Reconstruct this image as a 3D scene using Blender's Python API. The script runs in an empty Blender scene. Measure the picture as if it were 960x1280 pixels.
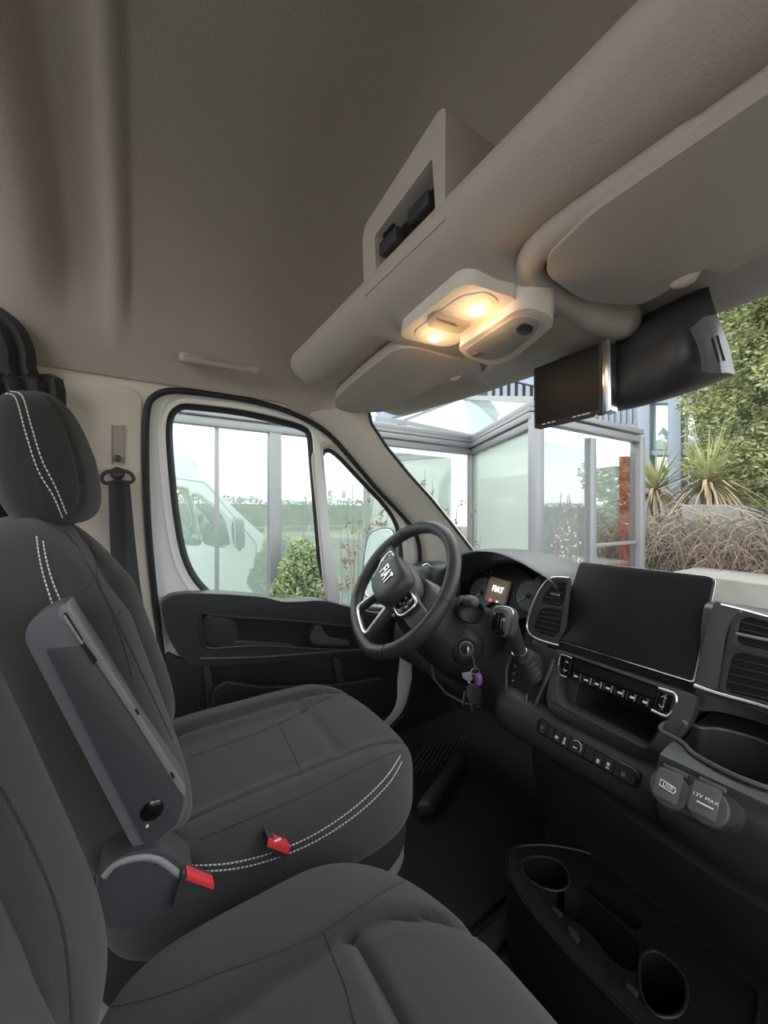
import bpy, bmesh, math, random
from mathutils import Vector as V, Matrix, noise
from mathutils.geometry import tessellate_polygon
random.seed(7)
sc = bpy.context.scene
# ---- camera, world, exposure -------------------------------------------------
O = V((0.4, 0, 1.75))            # eye point of the photograph in the van's frame (ground is z=0)
F = 481.0
RT = V((.536, .844, 0)); FW = V((-.844, .536, 0))
cam_d = bpy.data.cameras.new('camera'); cam = bpy.data.objects.new('camera', cam_d)
sc.collection.objects.link(cam); sc.camera = cam
cam_d.sensor_fit = 'HORIZONTAL'; cam_d.sensor_width = 36; cam_d.lens = 36 * F / 960
cam_d.clip_start = 0.01; cam_d.clip_end = 500
cam.location = O
cam.rotation_euler = (math.pi / 2, 0, math.atan2(-FW.x, FW.y))
world = bpy.data.worlds.new('sky'); sc.world = world; world.use_nodes = True
def sky():
    nt = world.node_tree; n = nt.nodes; l = nt.links; n.clear()
    out = n.new('ShaderNodeOutputWorld'); bg = n.new('ShaderNodeBackground')
    tc = n.new('ShaderNodeTexCoord'); nz = n.new('ShaderNodeTexNoise'); nz.inputs['Scale'].default_value = 2.2
    nz.inputs['Detail'].default_value = 5
    mp = n.new('ShaderNodeMapping'); mp.inputs['Scale'].default_value = (1, 1, 3.5)
    cr_ = n.new('ShaderNodeValToRGB')
    cr_.color_ramp.elements[0].position = .35; cr_.color_ramp.elements[0].color = (.72, .80, .90, 1)
    cr_.color_ramp.elements[1].position = .62; cr_.color_ramp.elements[1].color = (1, .98, .93, 1)
    l.new(tc.outputs['Generated'], mp.inputs[0]); l.new(mp.outputs[0], nz.inputs['Vector'])
    l.new(nz.outputs['Fac'], cr_.inputs[0]); l.new(cr_.outputs[0], bg.inputs['Color'])
    bg.inputs['Strength'].default_value = 1.5
    l.new(bg.outputs[0], out.inputs[0])
sky()
sc.view_settings.view_transform = 'Standard'; sc.view_settings.look = 'None'
sc.view_settings.gamma = 1; sc.view_settings.exposure = 1.3
sc.cycles.max_bounces = 12; sc.cycles.diffuse_bounces = 6; sc.cycles.transparent_max_bounces = 24
sc.cycles.transmission_bounces = 8; sc.cycles.glossy_bounces = 5
sc.cycles.sample_clamp_indirect = 6
sc.cycles.use_denoising = True

# ---- geometry kit ------------------------------------------------------------
def D(px, py): return FW + RT * ((px - 480) / F) + V((0, 0, (641 - py) / F))
def U(px, py, X=None, Y=None, Z=None, s=None, P=None):
    d = D(px, py)
    if X is not None: s = X / d.x
    elif Y is not None: s = Y / d.y
    elif Z is not None: s = Z / d.z
    elif P is not None: s = P[0].dot(P[1]) / d.dot(P[1])
    return d * s
def SP(off=0.0): return (V((-1.30 - off, 0, -.3)), V((.7, 0, -.15)).normalized())
def SX(z, off=0.0): return -1.30 - off + (z + .3) * (.15 / .7)
def plane3(a, b, c): return (V(a), (V(b) - V(a)).cross(V(c) - V(a)).normalized())
def cr(pts, k=6, closed=True):
    pts = [V(p) for p in pts]; n = len(pts); out = []
    m = n if closed else n - 1
    for i in range(m):
        if closed: p0, p1, p2, p3 = pts[i-1], pts[i], pts[(i+1) % n], pts[(i+2) % n]
        else: p0, p1, p2, p3 = pts[max(i-1, 0)], pts[i], pts[i+1], pts[min(i+2, n-1)]
        for j in range(k):
            t = j / k
            out.append(.5 * ((2*p1) + (p2-p0)*t + (2*p0-5*p1+4*p2-p3)*t*t + (3*p1-p0-3*p2+p3)*t*t*t))
    if not closed: out.append(pts[-1])
    return out
def fillet(pts, r, k=5):
    pts = [V(p) for p in pts]; n = len(pts); out = []
    rs = r if isinstance(r, (list, tuple)) else [r]*n
    for i in range(n):
        p = pts[i]; a = pts[i-1] - p; b = pts[(i+1) % n] - p
        d = min(rs[i], a.length*.48, b.length*.48)
        if d < 1e-6: out.append(p); continue
        A = p + a.normalized()*d; B = p + b.normalized()*d
        for j in range(k+1):
            t = j/k; out.append(A*(1-t)**2 + p*2*t*(1-t) + B*t*t)
    return out
def resample(pts, n, closed=True):
    pts = [V(p) for p in pts]
    if closed: pts = pts + [pts[0]]
    L = [0]
    for a, b in zip(pts, pts[1:]): L.append(L[-1] + (b-a).length)
    out = []; j = 0
    for i in range(n):
        d = L[-1] * i / (n if closed else n-1)
        while j < len(L)-2 and L[j+1] < d: j += 1
        seg = L[j+1]-L[j]
        out.append(pts[j].lerp(pts[j+1], 0 if seg < 1e-9 else min(1, (d-L[j])/seg)))
    return out
def csurf(rows, ku=4, kv=4, cu=False, cv=False):
    rows = [cr(r, kv, cv) for r in rows]
    cols = list(zip(*rows)); cols = [cr(c, ku, cu) for c in cols]
    return [list(r) for r in zip(*cols)]
def frame(axis, up=V((0, 0, 1))):
    z = V(axis).normalized(); x = V(up).cross(z)
    if x.length < 1e-4: x = V((1, 0, 0)).cross(z)
    x.normalize(); y = z.cross(x)
    return Matrix((x, y, z)).transposed()
WL = {}
COL = sc.collection
class M:
    def __init__(s): s.v = []; s.f = []
    def add(s, vs, fs):
        n = len(s.v); s.v += [V(v) for v in vs]; s.f += [[i+n for i in f] for f in fs]; return s
    def box(s, c, size, R=None):
        h = V(size)*.5; R = R or Matrix.Identity(3); c = V(c)
        vs = [c + R @ V((x*h.x, y*h.y, z*h.z)) for x in (-1, 1) for y in (-1, 1) for z in (-1, 1)]
        return s.add(vs, [(0,1,3,2),(4,6,7,5),(0,4,5,1),(2,3,7,6),(0,2,6,4),(1,5,7,3)])
    def prism(s, pts, vec, holes=()):
        vec = V(vec); loops = [[V(p) for p in pts]] + [[V(p) for p in h] for h in holes]
        flat = [p for lp in loops for p in lp]; n = len(flat)
        if len(loops) == 1:
            fs = [tuple(range(n))[::-1], tuple(range(n, 2*n))]
            tri = None
            if n > 4:
                tri = tessellate_polygon(loops); fs = [t for t in tri] + [tuple(i+n for i in t) for t in tri]
        else:
            tri = tessellate_polygon(loops); fs = [t for t in tri] + [tuple(i+n for i in t) for t in tri]
        b = 0
        for lp in loops:
            m = len(lp)
            for i in range(m):
                j = (i+1) % m; fs.append((b+i, b+j, b+j+n, b+i+n))
            b += m
        return s.add(flat + [p+vec for p in flat], fs)
    def tube(s, path, r, n=8, closed=False):
        path = [V(p) for p in path]; m = len(path)
        rr = r if isinstance(r, (list, tuple)) else [r]*m
        vs = []; prev = None
        for i, p in enumerate(path):
            a = path[(i-1) % m] if (closed or i > 0) else p; b = path[(i+1) % m] if (closed or i < m-1) else p
            t = (b-a); t = t.normalized() if t.length > 1e-9 else V((0, 0, 1))
            if prev is None:
                x = t.orthogonal().normalized()
            else:
                x = prev - t*prev.dot(t); x = x.normalized() if x.length > 1e-6 else t.orthogonal().normalized()
            prev = x; y = t.cross(x)
            for k in range(n):
                an = 2*math.pi*k/n; vs.append(p + (x*math.cos(an) + y*math.sin(an))*rr[i])
        fs = []
        for i in range(m if closed else m-1):
            for k in range(n):
                i2 = (i+1) % m
                fs.append((i*n+k, i*n+(k+1) % n, i2*n+(k+1) % n, i2*n+k))
        if not closed: fs += [tuple(range(n))[::-1], tuple(range((m-1)*n, m*n))]
        return s.add(vs, fs)
    def lathe(s, prof, o, axis=(0, 0, 1), n=20, up=(0, 0, 1), sx=1, sy=1):
        R = frame(axis, V(up)); o = V(o); vs = []; m = len(prof)
        for r, h in prof:
            for k in range(n):
                a = 2*math.pi*k/n; vs.append(o + R @ V((r*math.cos(a)*sx, r*math.sin(a)*sy, h)))
        fs = [(i*n+k, i*n+(k+1) % n, (i+1)*n+(k+1) % n, (i+1)*n+k) for i in range(m-1) for k in range(n)]
        fs += [tuple(range(n))[::-1], tuple(range((m-1)*n, m*n))]
        return s.add(vs, fs)
    def grid(s, rows, cu=False, cv=False, cap=False):
        a = len(rows); b = len(rows[0]); vs = [p for r in rows for p in r]
        fs = [(i*b+j, i*b+(j+1) % b, ((i+1) % a)*b+(j+1) % b, ((i+1) % a)*b+j)
              for i in range(a if cu else a-1) for j in range(b if cv else b-1)]
        if cap: fs += [tuple(range(b))[::-1], tuple(range((a-1)*b, a*b))]
        return s.add(vs, fs)
    def ell(s, c, r, R=None, n=16, p=2.0):
        return s.pillow(c, r, p, R, n=max(3, n//4))
    def pillow(s, c, r, p=4, R=None, n=8, fn=None):
        """rounded box: a subdivided cube pushed onto a super-ellipsoid, then shaped by fn"""
        R = R or Matrix.Identity(3); c = V(c); r = V(r)
        for ax in range(3):
            for sg in (-1, 1):
                vs = []
                for i in range(n+1):
                    for j in range(n+1):
                        q = [0, 0, 0]; q[ax] = sg; q[(ax+1) % 3] = -1+2*i/n; q[(ax+2) % 3] = -1+2*j/n
                        vs.append(puff(q, c, r, p, R, fn))
                fs = [(i*(n+1)+j, i*(n+1)+j+1, (i+1)*(n+1)+j+1, (i+1)*(n+1)+j) for i in range(n) for j in range(n)]
                s.add(vs, fs if sg > 0 else [f[::-1] for f in fs])
        return s
    def obj(s, name, mat, par=None, bevel=0, seg=2, ang=35, solid=0, weld=1e-5, flat=False, kind=None, label=None, sharp=55):
        bm = bmesh.new(); vv = [bm.verts.new(v) for v in s.v]
        for f in s.f:
            if len(set(f)) < 3: continue
            try: bm.faces.new([vv[i] for i in f])
            except ValueError: pass
        if weld: bmesh.ops.remove_doubles(bm, verts=bm.verts, dist=weld)
        if solid: bmesh.ops.recalc_face_normals(bm, faces=bm.faces); bmesh.ops.solidify(bm, geom=bm.faces[:], thickness=solid)
        bmesh.ops.recalc_face_normals(bm, faces=bm.faces)
        if bevel:
            es = [e for e in bm.edges if len(e.link_faces) == 2 and e.calc_face_angle(0) > math.radians(ang)]
            try: bmesh.ops.bevel(bm, geom=es, offset=bevel, segments=seg, affect='EDGES', profile=.5, clamp_overlap=True)
            except Exception: pass
        lo = V((1e9,)*3); hi = -lo
        for v in bm.verts:
            for k in range(3): lo[k] = min(lo[k], v.co[k]); hi[k] = max(hi[k], v.co[k])
        c = V(((lo.x+hi.x)/2, (lo.y+hi.y)/2, lo.z))
        for v in bm.verts: v.co -= c
        for f in bm.faces: f.smooth = not flat
        for e in bm.edges:
            if len(e.link_faces) == 2 and e.calc_face_angle(0) > math.radians(sharp): e.smooth = False
        me = bpy.data.meshes.new(name); bm.to_mesh(me); bm.free()
        o = bpy.data.objects.new(name, me); COL.objects.link(o)
        if mat: me.materials.append(mat)
        w = c + O; WL[o.name] = w
        o.location = w - (WL[par.name] if par else V((0, 0, 0)))
        if par: o.parent = par
        if kind: o['kind'] = kind
        if label: o['label'] = label
        return o
def puff(q, c, r, p, R, fn=None):
    n = (abs(q[0])**p + abs(q[1])**p + abs(q[2])**p)**(1/p)
    u = V(q)/n; v = V((u.x*r[0], u.y*r[1], u.z*r[2]))
    if fn: v = V(fn(v, u))
    return V(c) + (R @ v if R else v)
def thing(name, label, cat, loc, group=None):
    o = bpy.data.objects.new(name, None); COL.objects.link(o); o.empty_display_size = .05
    w = V(loc) + O; WL[o.name] = w; o.location = w
    o['label'] = label; o['category'] = cat
    if group: o['group'] = group
    return o
def part_of(name, par, loc):          # an empty part that carries sub-parts
    o = bpy.data.objects.new(name, None); COL.objects.link(o); o.empty_display_size = .02
    w = V(loc) + O; WL[o.name] = w; o.location = w - WL[par.name]; o.parent = par; return o
def tag(o, label, cat, group=None):
    o['label'] = label; o['category'] = cat
    if group: o['group'] = group
    return o
def struct(o): o['kind'] = 'structure'; return o
def copy_tree(o, offset=V((0, 0, 0)), parent=None, top=True):
    c = o.copy(); COL.objects.link(c); c.parent = parent if not top else o.parent
    if top: c.location = o.location + V(offset); WL[c.name] = WL[o.name] + V(offset)
    for ch in list(o.children): copy_tree(ch, parent=c, top=False)
    return c
def text(name, body, size, o, right, up, mat, par, depth=.0006, align='CENTER', bold=0.0, sy=1.0):
    """flat lettering as real geometry, laid on a surface"""
    cu = bpy.data.curves.new(name, 'FONT'); cu.body = body; cu.size = size; cu.align_x = align; cu.align_y = 'CENTER'
    cu.space_character = 1.12; cu.extrude = depth; cu.offset = bold
    ob = bpy.data.objects.new(name, cu); COL.objects.link(ob)
    r = V(right).normalized(); u = (V(up) - r*V(up).dot(r)).normalized(); z = r.cross(u)
    dg = bpy.context.evaluated_depsgraph_get(); me = bpy.data.meshes.new_from_object(ob.evaluated_get(dg))
    bpy.data.objects.remove(ob)
    m4 = Matrix((r, u*sy, z)).transposed().to_4x4(); me.transform(m4)
    t = bpy.data.objects.new(name, me); COL.objects.link(t); me.materials.clear(); me.materials.append(mat)
    w = V(o) + O; WL[t.name] = w; t.location = w - (WL[par.name] if par else V((0, 0, 0)))
    if par: t.parent = par
    return t
# ---- materials ---------------------------------------------------------------
def mat(name, col, rough=.6, metal=0, bump=0, bscale=300, var=0, vscale=5, spec=.5, coat=0, emit=None, estr=1, col2=None, sheen=0, aniso=None):
    m = bpy.data.materials.new(name); m.use_nodes = True; nt = m.node_tree; n = nt.nodes; l = nt.links
    b = n['Principled BSDF']; b.inputs['Base Color'].default_value = (*col, 1); b.inputs['Roughness'].default_value = rough
    b.inputs['Metallic'].default_value = metal; b.inputs['Specular IOR Level'].default_value = spec
    b.inputs['Coat Weight'].default_value = coat
    if sheen: b.inputs['Sheen Weight'].default_value = sheen; b.inputs['Sheen Roughness'].default_value = .4
    tc = n.new('ShaderNodeTexCoord')
    if var:
        nz = n.new('ShaderNodeTexNoise'); nz.inputs['Scale'].default_value = vscale; nz.inputs['Detail'].default_value = 6
        mx = n.new('ShaderNodeMix'); mx.data_type = 'RGBA'
        c2 = col2 or tuple(min(1, c*(1-var)) for c in col)
        mx.inputs['A'].default_value = (*col, 1); mx.inputs['B'].default_value = (*c2, 1)
        rp = n.new('ShaderNodeMapRange'); rp.inputs['From Min'].default_value = .35; rp.inputs['From Max'].default_value = .65
        l.new(tc.outputs['Object'], nz.inputs['Vector']); l.new(nz.outputs['Fac'], rp.inputs['Value'])
        l.new(rp.outputs['Result'], mx.inputs['Factor']); l.new(mx.outputs['Result'], b.inputs['Base Color'])
    if bump:
        nb = n.new('ShaderNodeTexNoise'); nb.inputs['Scale'].default_value = bscale; nb.inputs['Detail'].default_value = 3
        if aniso:
            mp = n.new('ShaderNodeMapping'); mp.inputs['Scale'].default_value = aniso
            l.new(tc.outputs['Object'], mp.inputs[0]); l.new(mp.outputs[0], nb.inputs['Vector'])
        else: l.new(tc.outputs['Object'], nb.inputs['Vector'])
        bp = n.new('ShaderNodeBump'); bp.inputs['Strength'].default_value = bump; bp.inputs['Distance'].default_value = .002
        l.new(nb.outputs['Fac'], bp.inputs['Height']); l.new(bp.outputs[0], b.inputs['Normal'])
    if emit: b.inputs['Emission Color'].default_value = (*emit, 1); b.inputs['Emission Strength'].default_value = estr
    return m
def glass(name, tint=(.93, .97, .95), refl=.08, fres=True, rough=0.0, milk=None, mf=.5):
    m = bpy.data.materials.new(name); m.use_nodes = True; nt = m.node_tree; n = nt.nodes; l = nt.links; n.clear()
    out = n.new('ShaderNodeOutputMaterial'); tr = n.new('ShaderNodeBsdfTransparent'); tr.inputs[0].default_value = (*tint, 1)
    gl = n.new('ShaderNodeBsdfGlossy'); gl.inputs['Roughness'].default_value = rough
    mx = n.new('ShaderNodeMixShader'); mx.inputs[0].default_value = refl
    if fres:
        lw = n.new('ShaderNodeLayerWeight'); lw.inputs[0].default_value = .5
        fr = n.new('ShaderNodeMath'); fr.operation = 'POWER'; fr.inputs[1].default_value = 4; l.new(lw.outputs['Facing'], fr.inputs[0])
        ad = n.new('ShaderNodeMath'); ad.operation = 'MULTIPLY_ADD'; ad.inputs[1].default_value = .8; ad.inputs[2].default_value = refl; ad.use_clamp = True
        l.new(fr.outputs[0], ad.inputs[0]); l.new(ad.outputs[0], mx.inputs[0])
    if milk:
        df = n.new('ShaderNodeBsdfDiffuse'); df.inputs[0].default_value = (*milk, 1); tl_ = n.new('ShaderNodeMixShader'); tl_.inputs[0].default_value = mf
        l.new(tr.outputs[0], tl_.inputs[1]); l.new(df.outputs[0], tl_.inputs[2]); tr = tl_
    l.new(tr.outputs[0], mx.inputs[1]); l.new(gl.outputs[0], mx.inputs[2]); l.new(mx.outputs[0], out.inputs[0])
    return m
HEAD = mat('headliner_cloth', (.43, .375, .335), .95, bump=.5, bscale=260, var=.06, vscale=3)
BEIGE = mat('beige_plastic', (.74, .67, .60), .65, bump=.25, bscale=500)
BEIGE2 = mat('visor_vinyl', (.47, .41, .36), .75, bump=.3, bscale=400)
PAINT = mat('white_paint', (.90, .89, .90), .25, coat=.6)
RUB = mat('black_rubber', (.018, .018, .020), .55)
BLK = mat('black_plastic', (.023, .024, .026), .5, bump=.25, bscale=700)
BLK2 = mat('satin_black_plastic', (.040, .041, .044), .42, bump=.12, bscale=600)
DGR = mat('charcoal_plastic', (.07, .071, .078), .45, bump=.2, bscale=600)
GREY = mat('mid_grey_plastic', (.26, .265, .28), .42)
PIANO = mat('gloss_black', (.006, .006, .007), .12, coat=.4)
CHR = mat('satin_chrome', (.72, .72, .74), .22, metal=1)
STEEL = mat('steel', (.55, .54, .52), .3, metal=1)
FAB = mat('seat_cloth', (.056, .0525, .050), .95, bump=.7, bscale=1500, var=.25, vscale=1200, sheen=.25)
FAB2 = mat('seat_side_cloth', (.036, .035, .034), .95, bump=.6, bscale=1600, var=.2, vscale=900, sheen=.2)
FAB3 = mat('seat_centre_cloth', (.047, .047, .048), .95, bump=1, bscale=300, var=.35, vscale=350, sheen=.2)
LEATH = mat('wheel_leather', (.033, .033, .034), .42, bump=.35, bscale=350)
THR = mat('white_thread', (.72, .71, .68), .8)
REDP = mat('red_button_plastic', (.75, .05, .06), .35)
WEB = mat('belt_webbing', (.045, .046, .050), .8, bump=.6, bscale=500)
SCR = mat('dark_display', (.008, .008, .009), .4, spec=.25)
GLS = glass('window_glass', (.95, .985, .965), .02)
WPR = mat('white_print', (.8, .8, .8), .6)
MIR = mat('mirror_glass', (.85, .87, .88), .02, metal=1)
DARK = mat('matt_black', (.008, .008, .009), .8)
CARP = mat('floor_mat', (.016, .016, .017), .95, bump=.8, bscale=500)
# ============ setting: shell of the cab ======================================
# headliner ceiling: arch across the van, carried over the header shelf
def ceil_z(x, y):
    a = (x + .4) / .80
    z = .80 - .40 * abs(a)**3.4
    return z
xs = [-1.165, -1.164, -1.155, -1.12, -1.07, -1.0, -.92, -.82, -.7, -.55, -.4, -.25, -.1, .02, .12, .2, .27, .32, .345, .364, .365]
ys = [-.62, -.5, -.42, -.36, -.33, -.30, -.27, -.245, -.22, -.19, -.165, -.14, -.115, -.09, -.07, -.055, -.04, -.02, .0, .03, .08, .15, .25, .35, .45, .55, .62]
def groove(y):
    def bump(c, w): return math.exp(-((y-c)/w)**4)
    return .030*bump(-.110, .046) - .016*bump(-.045, .014) + .03*bump(-.31, .05) - .014*bump(-.20, .03)
rows = []
for y in ys:
    r = []
    for x in xs:
        a = min(1, abs((x+.4)/.7645)); z = .335 + .465*(1-a**3.2)**(1/1.35) if a < 1 else .335
        k = min(1, max(0, (z-.43)/.12))
        fz = 0 if y < .35 else -.16*((y-.35)/.3)**2
        dirx = -1 if x < -.4 else 1
        if y > .4: z = max(z, .335 if y < .5 else .345) ; fz = max(fz, (.345 if y >= .5 else .335) - z)
        r.append(V((x + dirx*groove(y)*k*a**2*1.2, y, z + groove(y)*k*(1-a*.5) + fz*(1-a*.3))))
    rows.append(r)
last = [p for p in csurf(rows, 3, 3)[-1] if p.z > .40]
cl_ = M().grid([[p + V((0,-.004,0)) for p in last], [V((p.x, p.y+.02, p.z*.35+.425*.65)) for p in last], [V((p.x, p.y+.04, .425)) for p in last]]).obj('trim_7', HEAD); struct(cl_); cl_['label'] = 'headliner closing panel above the header shelf'
ceiling = struct(M().grid(csurf(rows, 3, 3)).obj('ceiling', HEAD, solid=.012))
# left wall: B pillar and lower side, one panel with the door opening cut out
SEAL = [(200,800),(190,715),(184,640),(182,560),(184,513),(193,497),(215,490),(260,494),(320,504),(370,520),(410,544),(440,577),(470,612),(497,640),(515,661),(523,682),(524,710),(521,760),(516,800),(516,850),(505,890),(475,925),(440,985),(250,1010),(215,900)]
sealc = [(p.x, p.y) for p in cr(SEAL, 5)]
def on_side(pts, off=0): return [U(x, y, P=SP(off)) for x, y in pts]
def sidept(y, z, off=0): return V((SX(z, off), y, z))
outer = [sidept(-.62, -1.0), sidept(1.25, -1.0), sidept(1.45, -.55), sidept(1.06, -.142), sidept(.60, .284), sidept(.60, .40), sidept(-.62, .40)]
# keep the windscreen slope clear of the panel edge
hole = on_side(sealc)
outer = [sidept(-.62, -1.02), sidept(1.75, -1.02), sidept(1.70, -.65)] + \
        [U(x, y, P=SP(0)) for x, y in ((572,700),(536,656),(506,616),(480,585),(462,560),(452,540))] + [sidept(.50, .335), sidept(-.62, .335)]
wall_left = struct(M().prism(outer, (-.02, 0, 0), [hole]).obj('wall_left', BEIGE))
# B-pillar raised trim and its seam
bp = [U(x, y, P=SP(-.004)) for x, y in ((78,474),(120,476),(168,486),(178,500),(176,560),(178,640),(184,720),(196,800),(60,800),(70,640))]
trim = M().prism(bp, (-.006, 0, 0)).obj('trim_1', BEIGE, bevel=.003)
struct(trim)
# door opening seal
m = M().tube([p + V((.004, 0, 0)) for p in on_side(sealc)], .0085, 8, closed=True)
o = m.obj('trim_2', RUB); struct(o); o['label'] = 'black rubber seal around the driver door opening'
# A pillar trim: from door seal to windscreen edge
A1 = [(385,520),(412,541),(442,574),(472,609),(500,637),(519,660),(528,684),(530,715)]
A2 = [(462,515),(466,532),(486,562),(512,594),(540,625),(566,657),(590,688),(612,715)]
rows = []
a1 = [U(x, y, P=SP(-.006)) for x, y in A1]; a2 = [U(x, y, X=-1.06) for x, y in A2]
mid = [(p*.5+q*.5) + V((.022, -.01, .01)) for p, q in zip(a1, a2)]
apil = M().grid(csurf([a1, mid, a2], 4, 5)).obj('trim_3', BEIGE, solid=-.01); struct(apil)
apil['label'] = 'beige windscreen pillar trim beside the driver door'
# tweeter grille on pillar foot
g = [U(x, y, P=SP(-.02)) for x, y in fillet([(537,674),(556,677),(558,700),(538,698)], 3)]
struct(M().prism(g, (.006, 0, 0)).obj('trim_4', BEIGE, bevel=.002))['label'] = 'square beige speaker cover at the foot of the pillar'
# windscreen: 45 degree curved sheet
def ws(u, v):      # u -1..1 across, v 0 top .. 1 bottom
    x = -.40 + u*(.665 + .07*v); bow = .16*(1-u*u)
    return V((x, .60 + bow + v*.85, .290 + .035*(1-u*u) - v*.80))
rows = [[ws(-1+2*i/24, j/10) for i in range(25)] for j in range(11)]
win1 = M().grid(rows).obj('window_1', GLS); struct(win1); win1['label'] = 'large sloping windscreen'
rim = [ws(-1+2*i/24, 0) for i in range(25)] + [ws(1, j/10) for j in range(1, 11)]
edge = [ws(-1, j/12) for j in range(12, -1, -1)] + [ws(-1+2*i/24, 0) for i in range(1, 25)] + [ws(1, j/12) for j in range(0, 13)]
o = M().tube([p+V((0,-.004,.002)) for p in a2] , .0055, 6).obj('trim_5', RUB); struct(o); o['label'] = 'black windscreen seal'
# floor, right wall and rear bulkhead as far as they shape the light
struct(M().box((-.4, .6, -1.03), (2.14, 2.5, .06)).obj('floor', CARP))
R_out = [V((.50, -.62, -1.02)), V((.50, 1.75, -1.02)), V((.47, 1.3, -.62)), V((.42, .62, .30)), V((.385, .62, .41)), V((.385, -.62, .41))]
R_hole = [V((.49, -.50, -.95)), V((.49, 1.05, -.95)), V((.49, 1.05, -.4)), V((.43, .52, .31)), V((.42, -.45, .36))]
def proj_r(p): return V((.385 + (.41-p.z)*.08, p.y, p.z))
struct(M().prism([proj_r(p) for p in R_out], (.03, 0, 0), [[proj_r(p) for p in R_hole]]).obj('wall_right', BEIGE))
struct(M().box((-.4, -.66, -.7), (2.1, .04, .62)).obj('wall_back', mat('rear_curtain', (.02,.02,.022), .95)))
# dark footwell firewall
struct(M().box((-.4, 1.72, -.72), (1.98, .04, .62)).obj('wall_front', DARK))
# ============ driver door ====================================================
GL1 = [(216,545),(218,524),(226,515),(240,514),(300,521),(350,532),(376,540),(383,548),(386,580),(391,640),(396,700),(400,760),(300,760),(270,744),(248,722),(234,692),(225,645),(219,590)]
GL2 = [(404,582),(405,571),(411,567),(424,577),(442,596),(460,615),(476,632),(490,652),(496,672),(499,700),(500,735),(496,757),(470,760),(430,757),(422,750),(416,708),(410,640)]
def off2(pts, d):      # offset a closed px outline outwards by d
    c = [V((x, y)) for x, y in pts]; n = len(c); out = []
    area = sum(c[i].x*c[(i+1) % n].y - c[(i+1) % n].x*c[i].y for i in range(n))
    sg = 1 if area > 0 else -1
    for i in range(n):
        t = (c[(i+1) % n]-c[i-1]).normalized(); nn = V((t.y, -t.x))*sg
        q = c[i]+nn*d; out.append((q.x, q.y))
    return out
door = thing('door_1', 'white driver door with black armrest panel and two windows', 'door', U(330, 1000, P=SP(.02))); door['kind'] = 'structure'; del door['category']
g1 = [(p.x, p.y) for p in cr(GL1, 4)]; g2 = [(p.x, p.y) for p in cr(GL2, 4)]
fr = [(p.x, p.y) for p in resample([V((x, y, 0)) for x, y in sealc], 110)]
frame_out = on_side(off2(fr, 3), .012)
M().prism(frame_out, (-.012, 0, 0), [on_side(off2(g1, 9), .012), on_side(off2(g2, 7), .012)]).obj('door_frame', PAINT, door)
# raised inner lip: ribbons stepping out towards each pane
def ribbon(loopA, offA, loopB, offB, mt, name, par, rnd=.0):
    a = on_side(loopA, offA); b = on_side(loopB, offB)
    midl = [(p+q)*.5 + V((rnd, 0, 0)) for p, q in zip(a, b)]
    rows = [a, midl, b] if rnd else [a, b]
    rows = [r + [r[0]] for r in rows]
    if rnd: rows = [list(r) for r in zip(*[cr(c, 3, False) for c in zip(*rows)])]
    return M().grid(rows).obj(name, mt, par, solid=-.004)
ribbon(off2(g1, 19), .008, off2(g1, 9), .030, PAINT, 'window_surround', door, .006)
ribbon(off2(g1, 10), .024, off2(g1, 0), .045, RUB, 'window_seal', door, .008)
ribbon(off2(g2, 14), .004, off2(g2, 5), .018, BEIGE, 'window_surround', door, .006)
ribbon(off2(g2, 5), .016, off2(g2, 0), .034, RUB, 'window_seal', door, .003)
M().prism(on_side(off2(g1, 3), .045), (-.004, 0, 0)).obj('window_pane', GLS, door)
M().prism(on_side(off2(g2, 3), .034), (-.004, 0, 0)).obj('window_pane', GLS, door)
# vertical divider strip between the panes
dv = [(392,548),(400,556),(410,640),(416,700),(424,762),(411,762),(403,690),(396,620)]
M().prism(on_side(dv, .0), (-.012, 0, 0)).obj('divider_post', PAINT, door, bevel=.003)
# door trim: upper arm band
TR = [(205,775),(204,758),(212,747),(232,743),(262,743),(300,745),(332,748),(352,753),(375,753),(400,752),(430,758),(470,768),(500,775),(512,790),(505,812),(492,818),(440,818),(360,826),(300,832),(245,832),(226,822),(212,800)]
tr = [(p.x, p.y) for p in cr(TR, 3)]
def arm(pts, a, b): 
    return [U(x, y, P=SP(a)) for x, y in pts], b
pa = on_side(tr, -.035)
POCK = [(252,770),(262,769),(295,772),(380,778),(424,783),(456,786),(458,812),(420,813),(380,811),(330,808),(285,810),(262,811),(253,802)]
pk = [(p.x, p.y) for p in cr(POCK, 3)]
M().prism(pa, (-.075, 0, 0), [on_side(pk, -.035)]).obj('armrest_band', BLK2, door, bevel=.012, seg=4, ang=60)
# top ledge: pad in front of pane
M().prism(on_side(pk, -.004), (-.01, 0, 0)).obj('armrest_recess', BLK, door)
# raised rim of the recess
M().tube([p for p in on_side([(p.x, p.y) for p in cr(POCK, 3)], -.037)], .0035, 6, closed=True).obj('recess_rim', BLK2, door)
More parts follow.
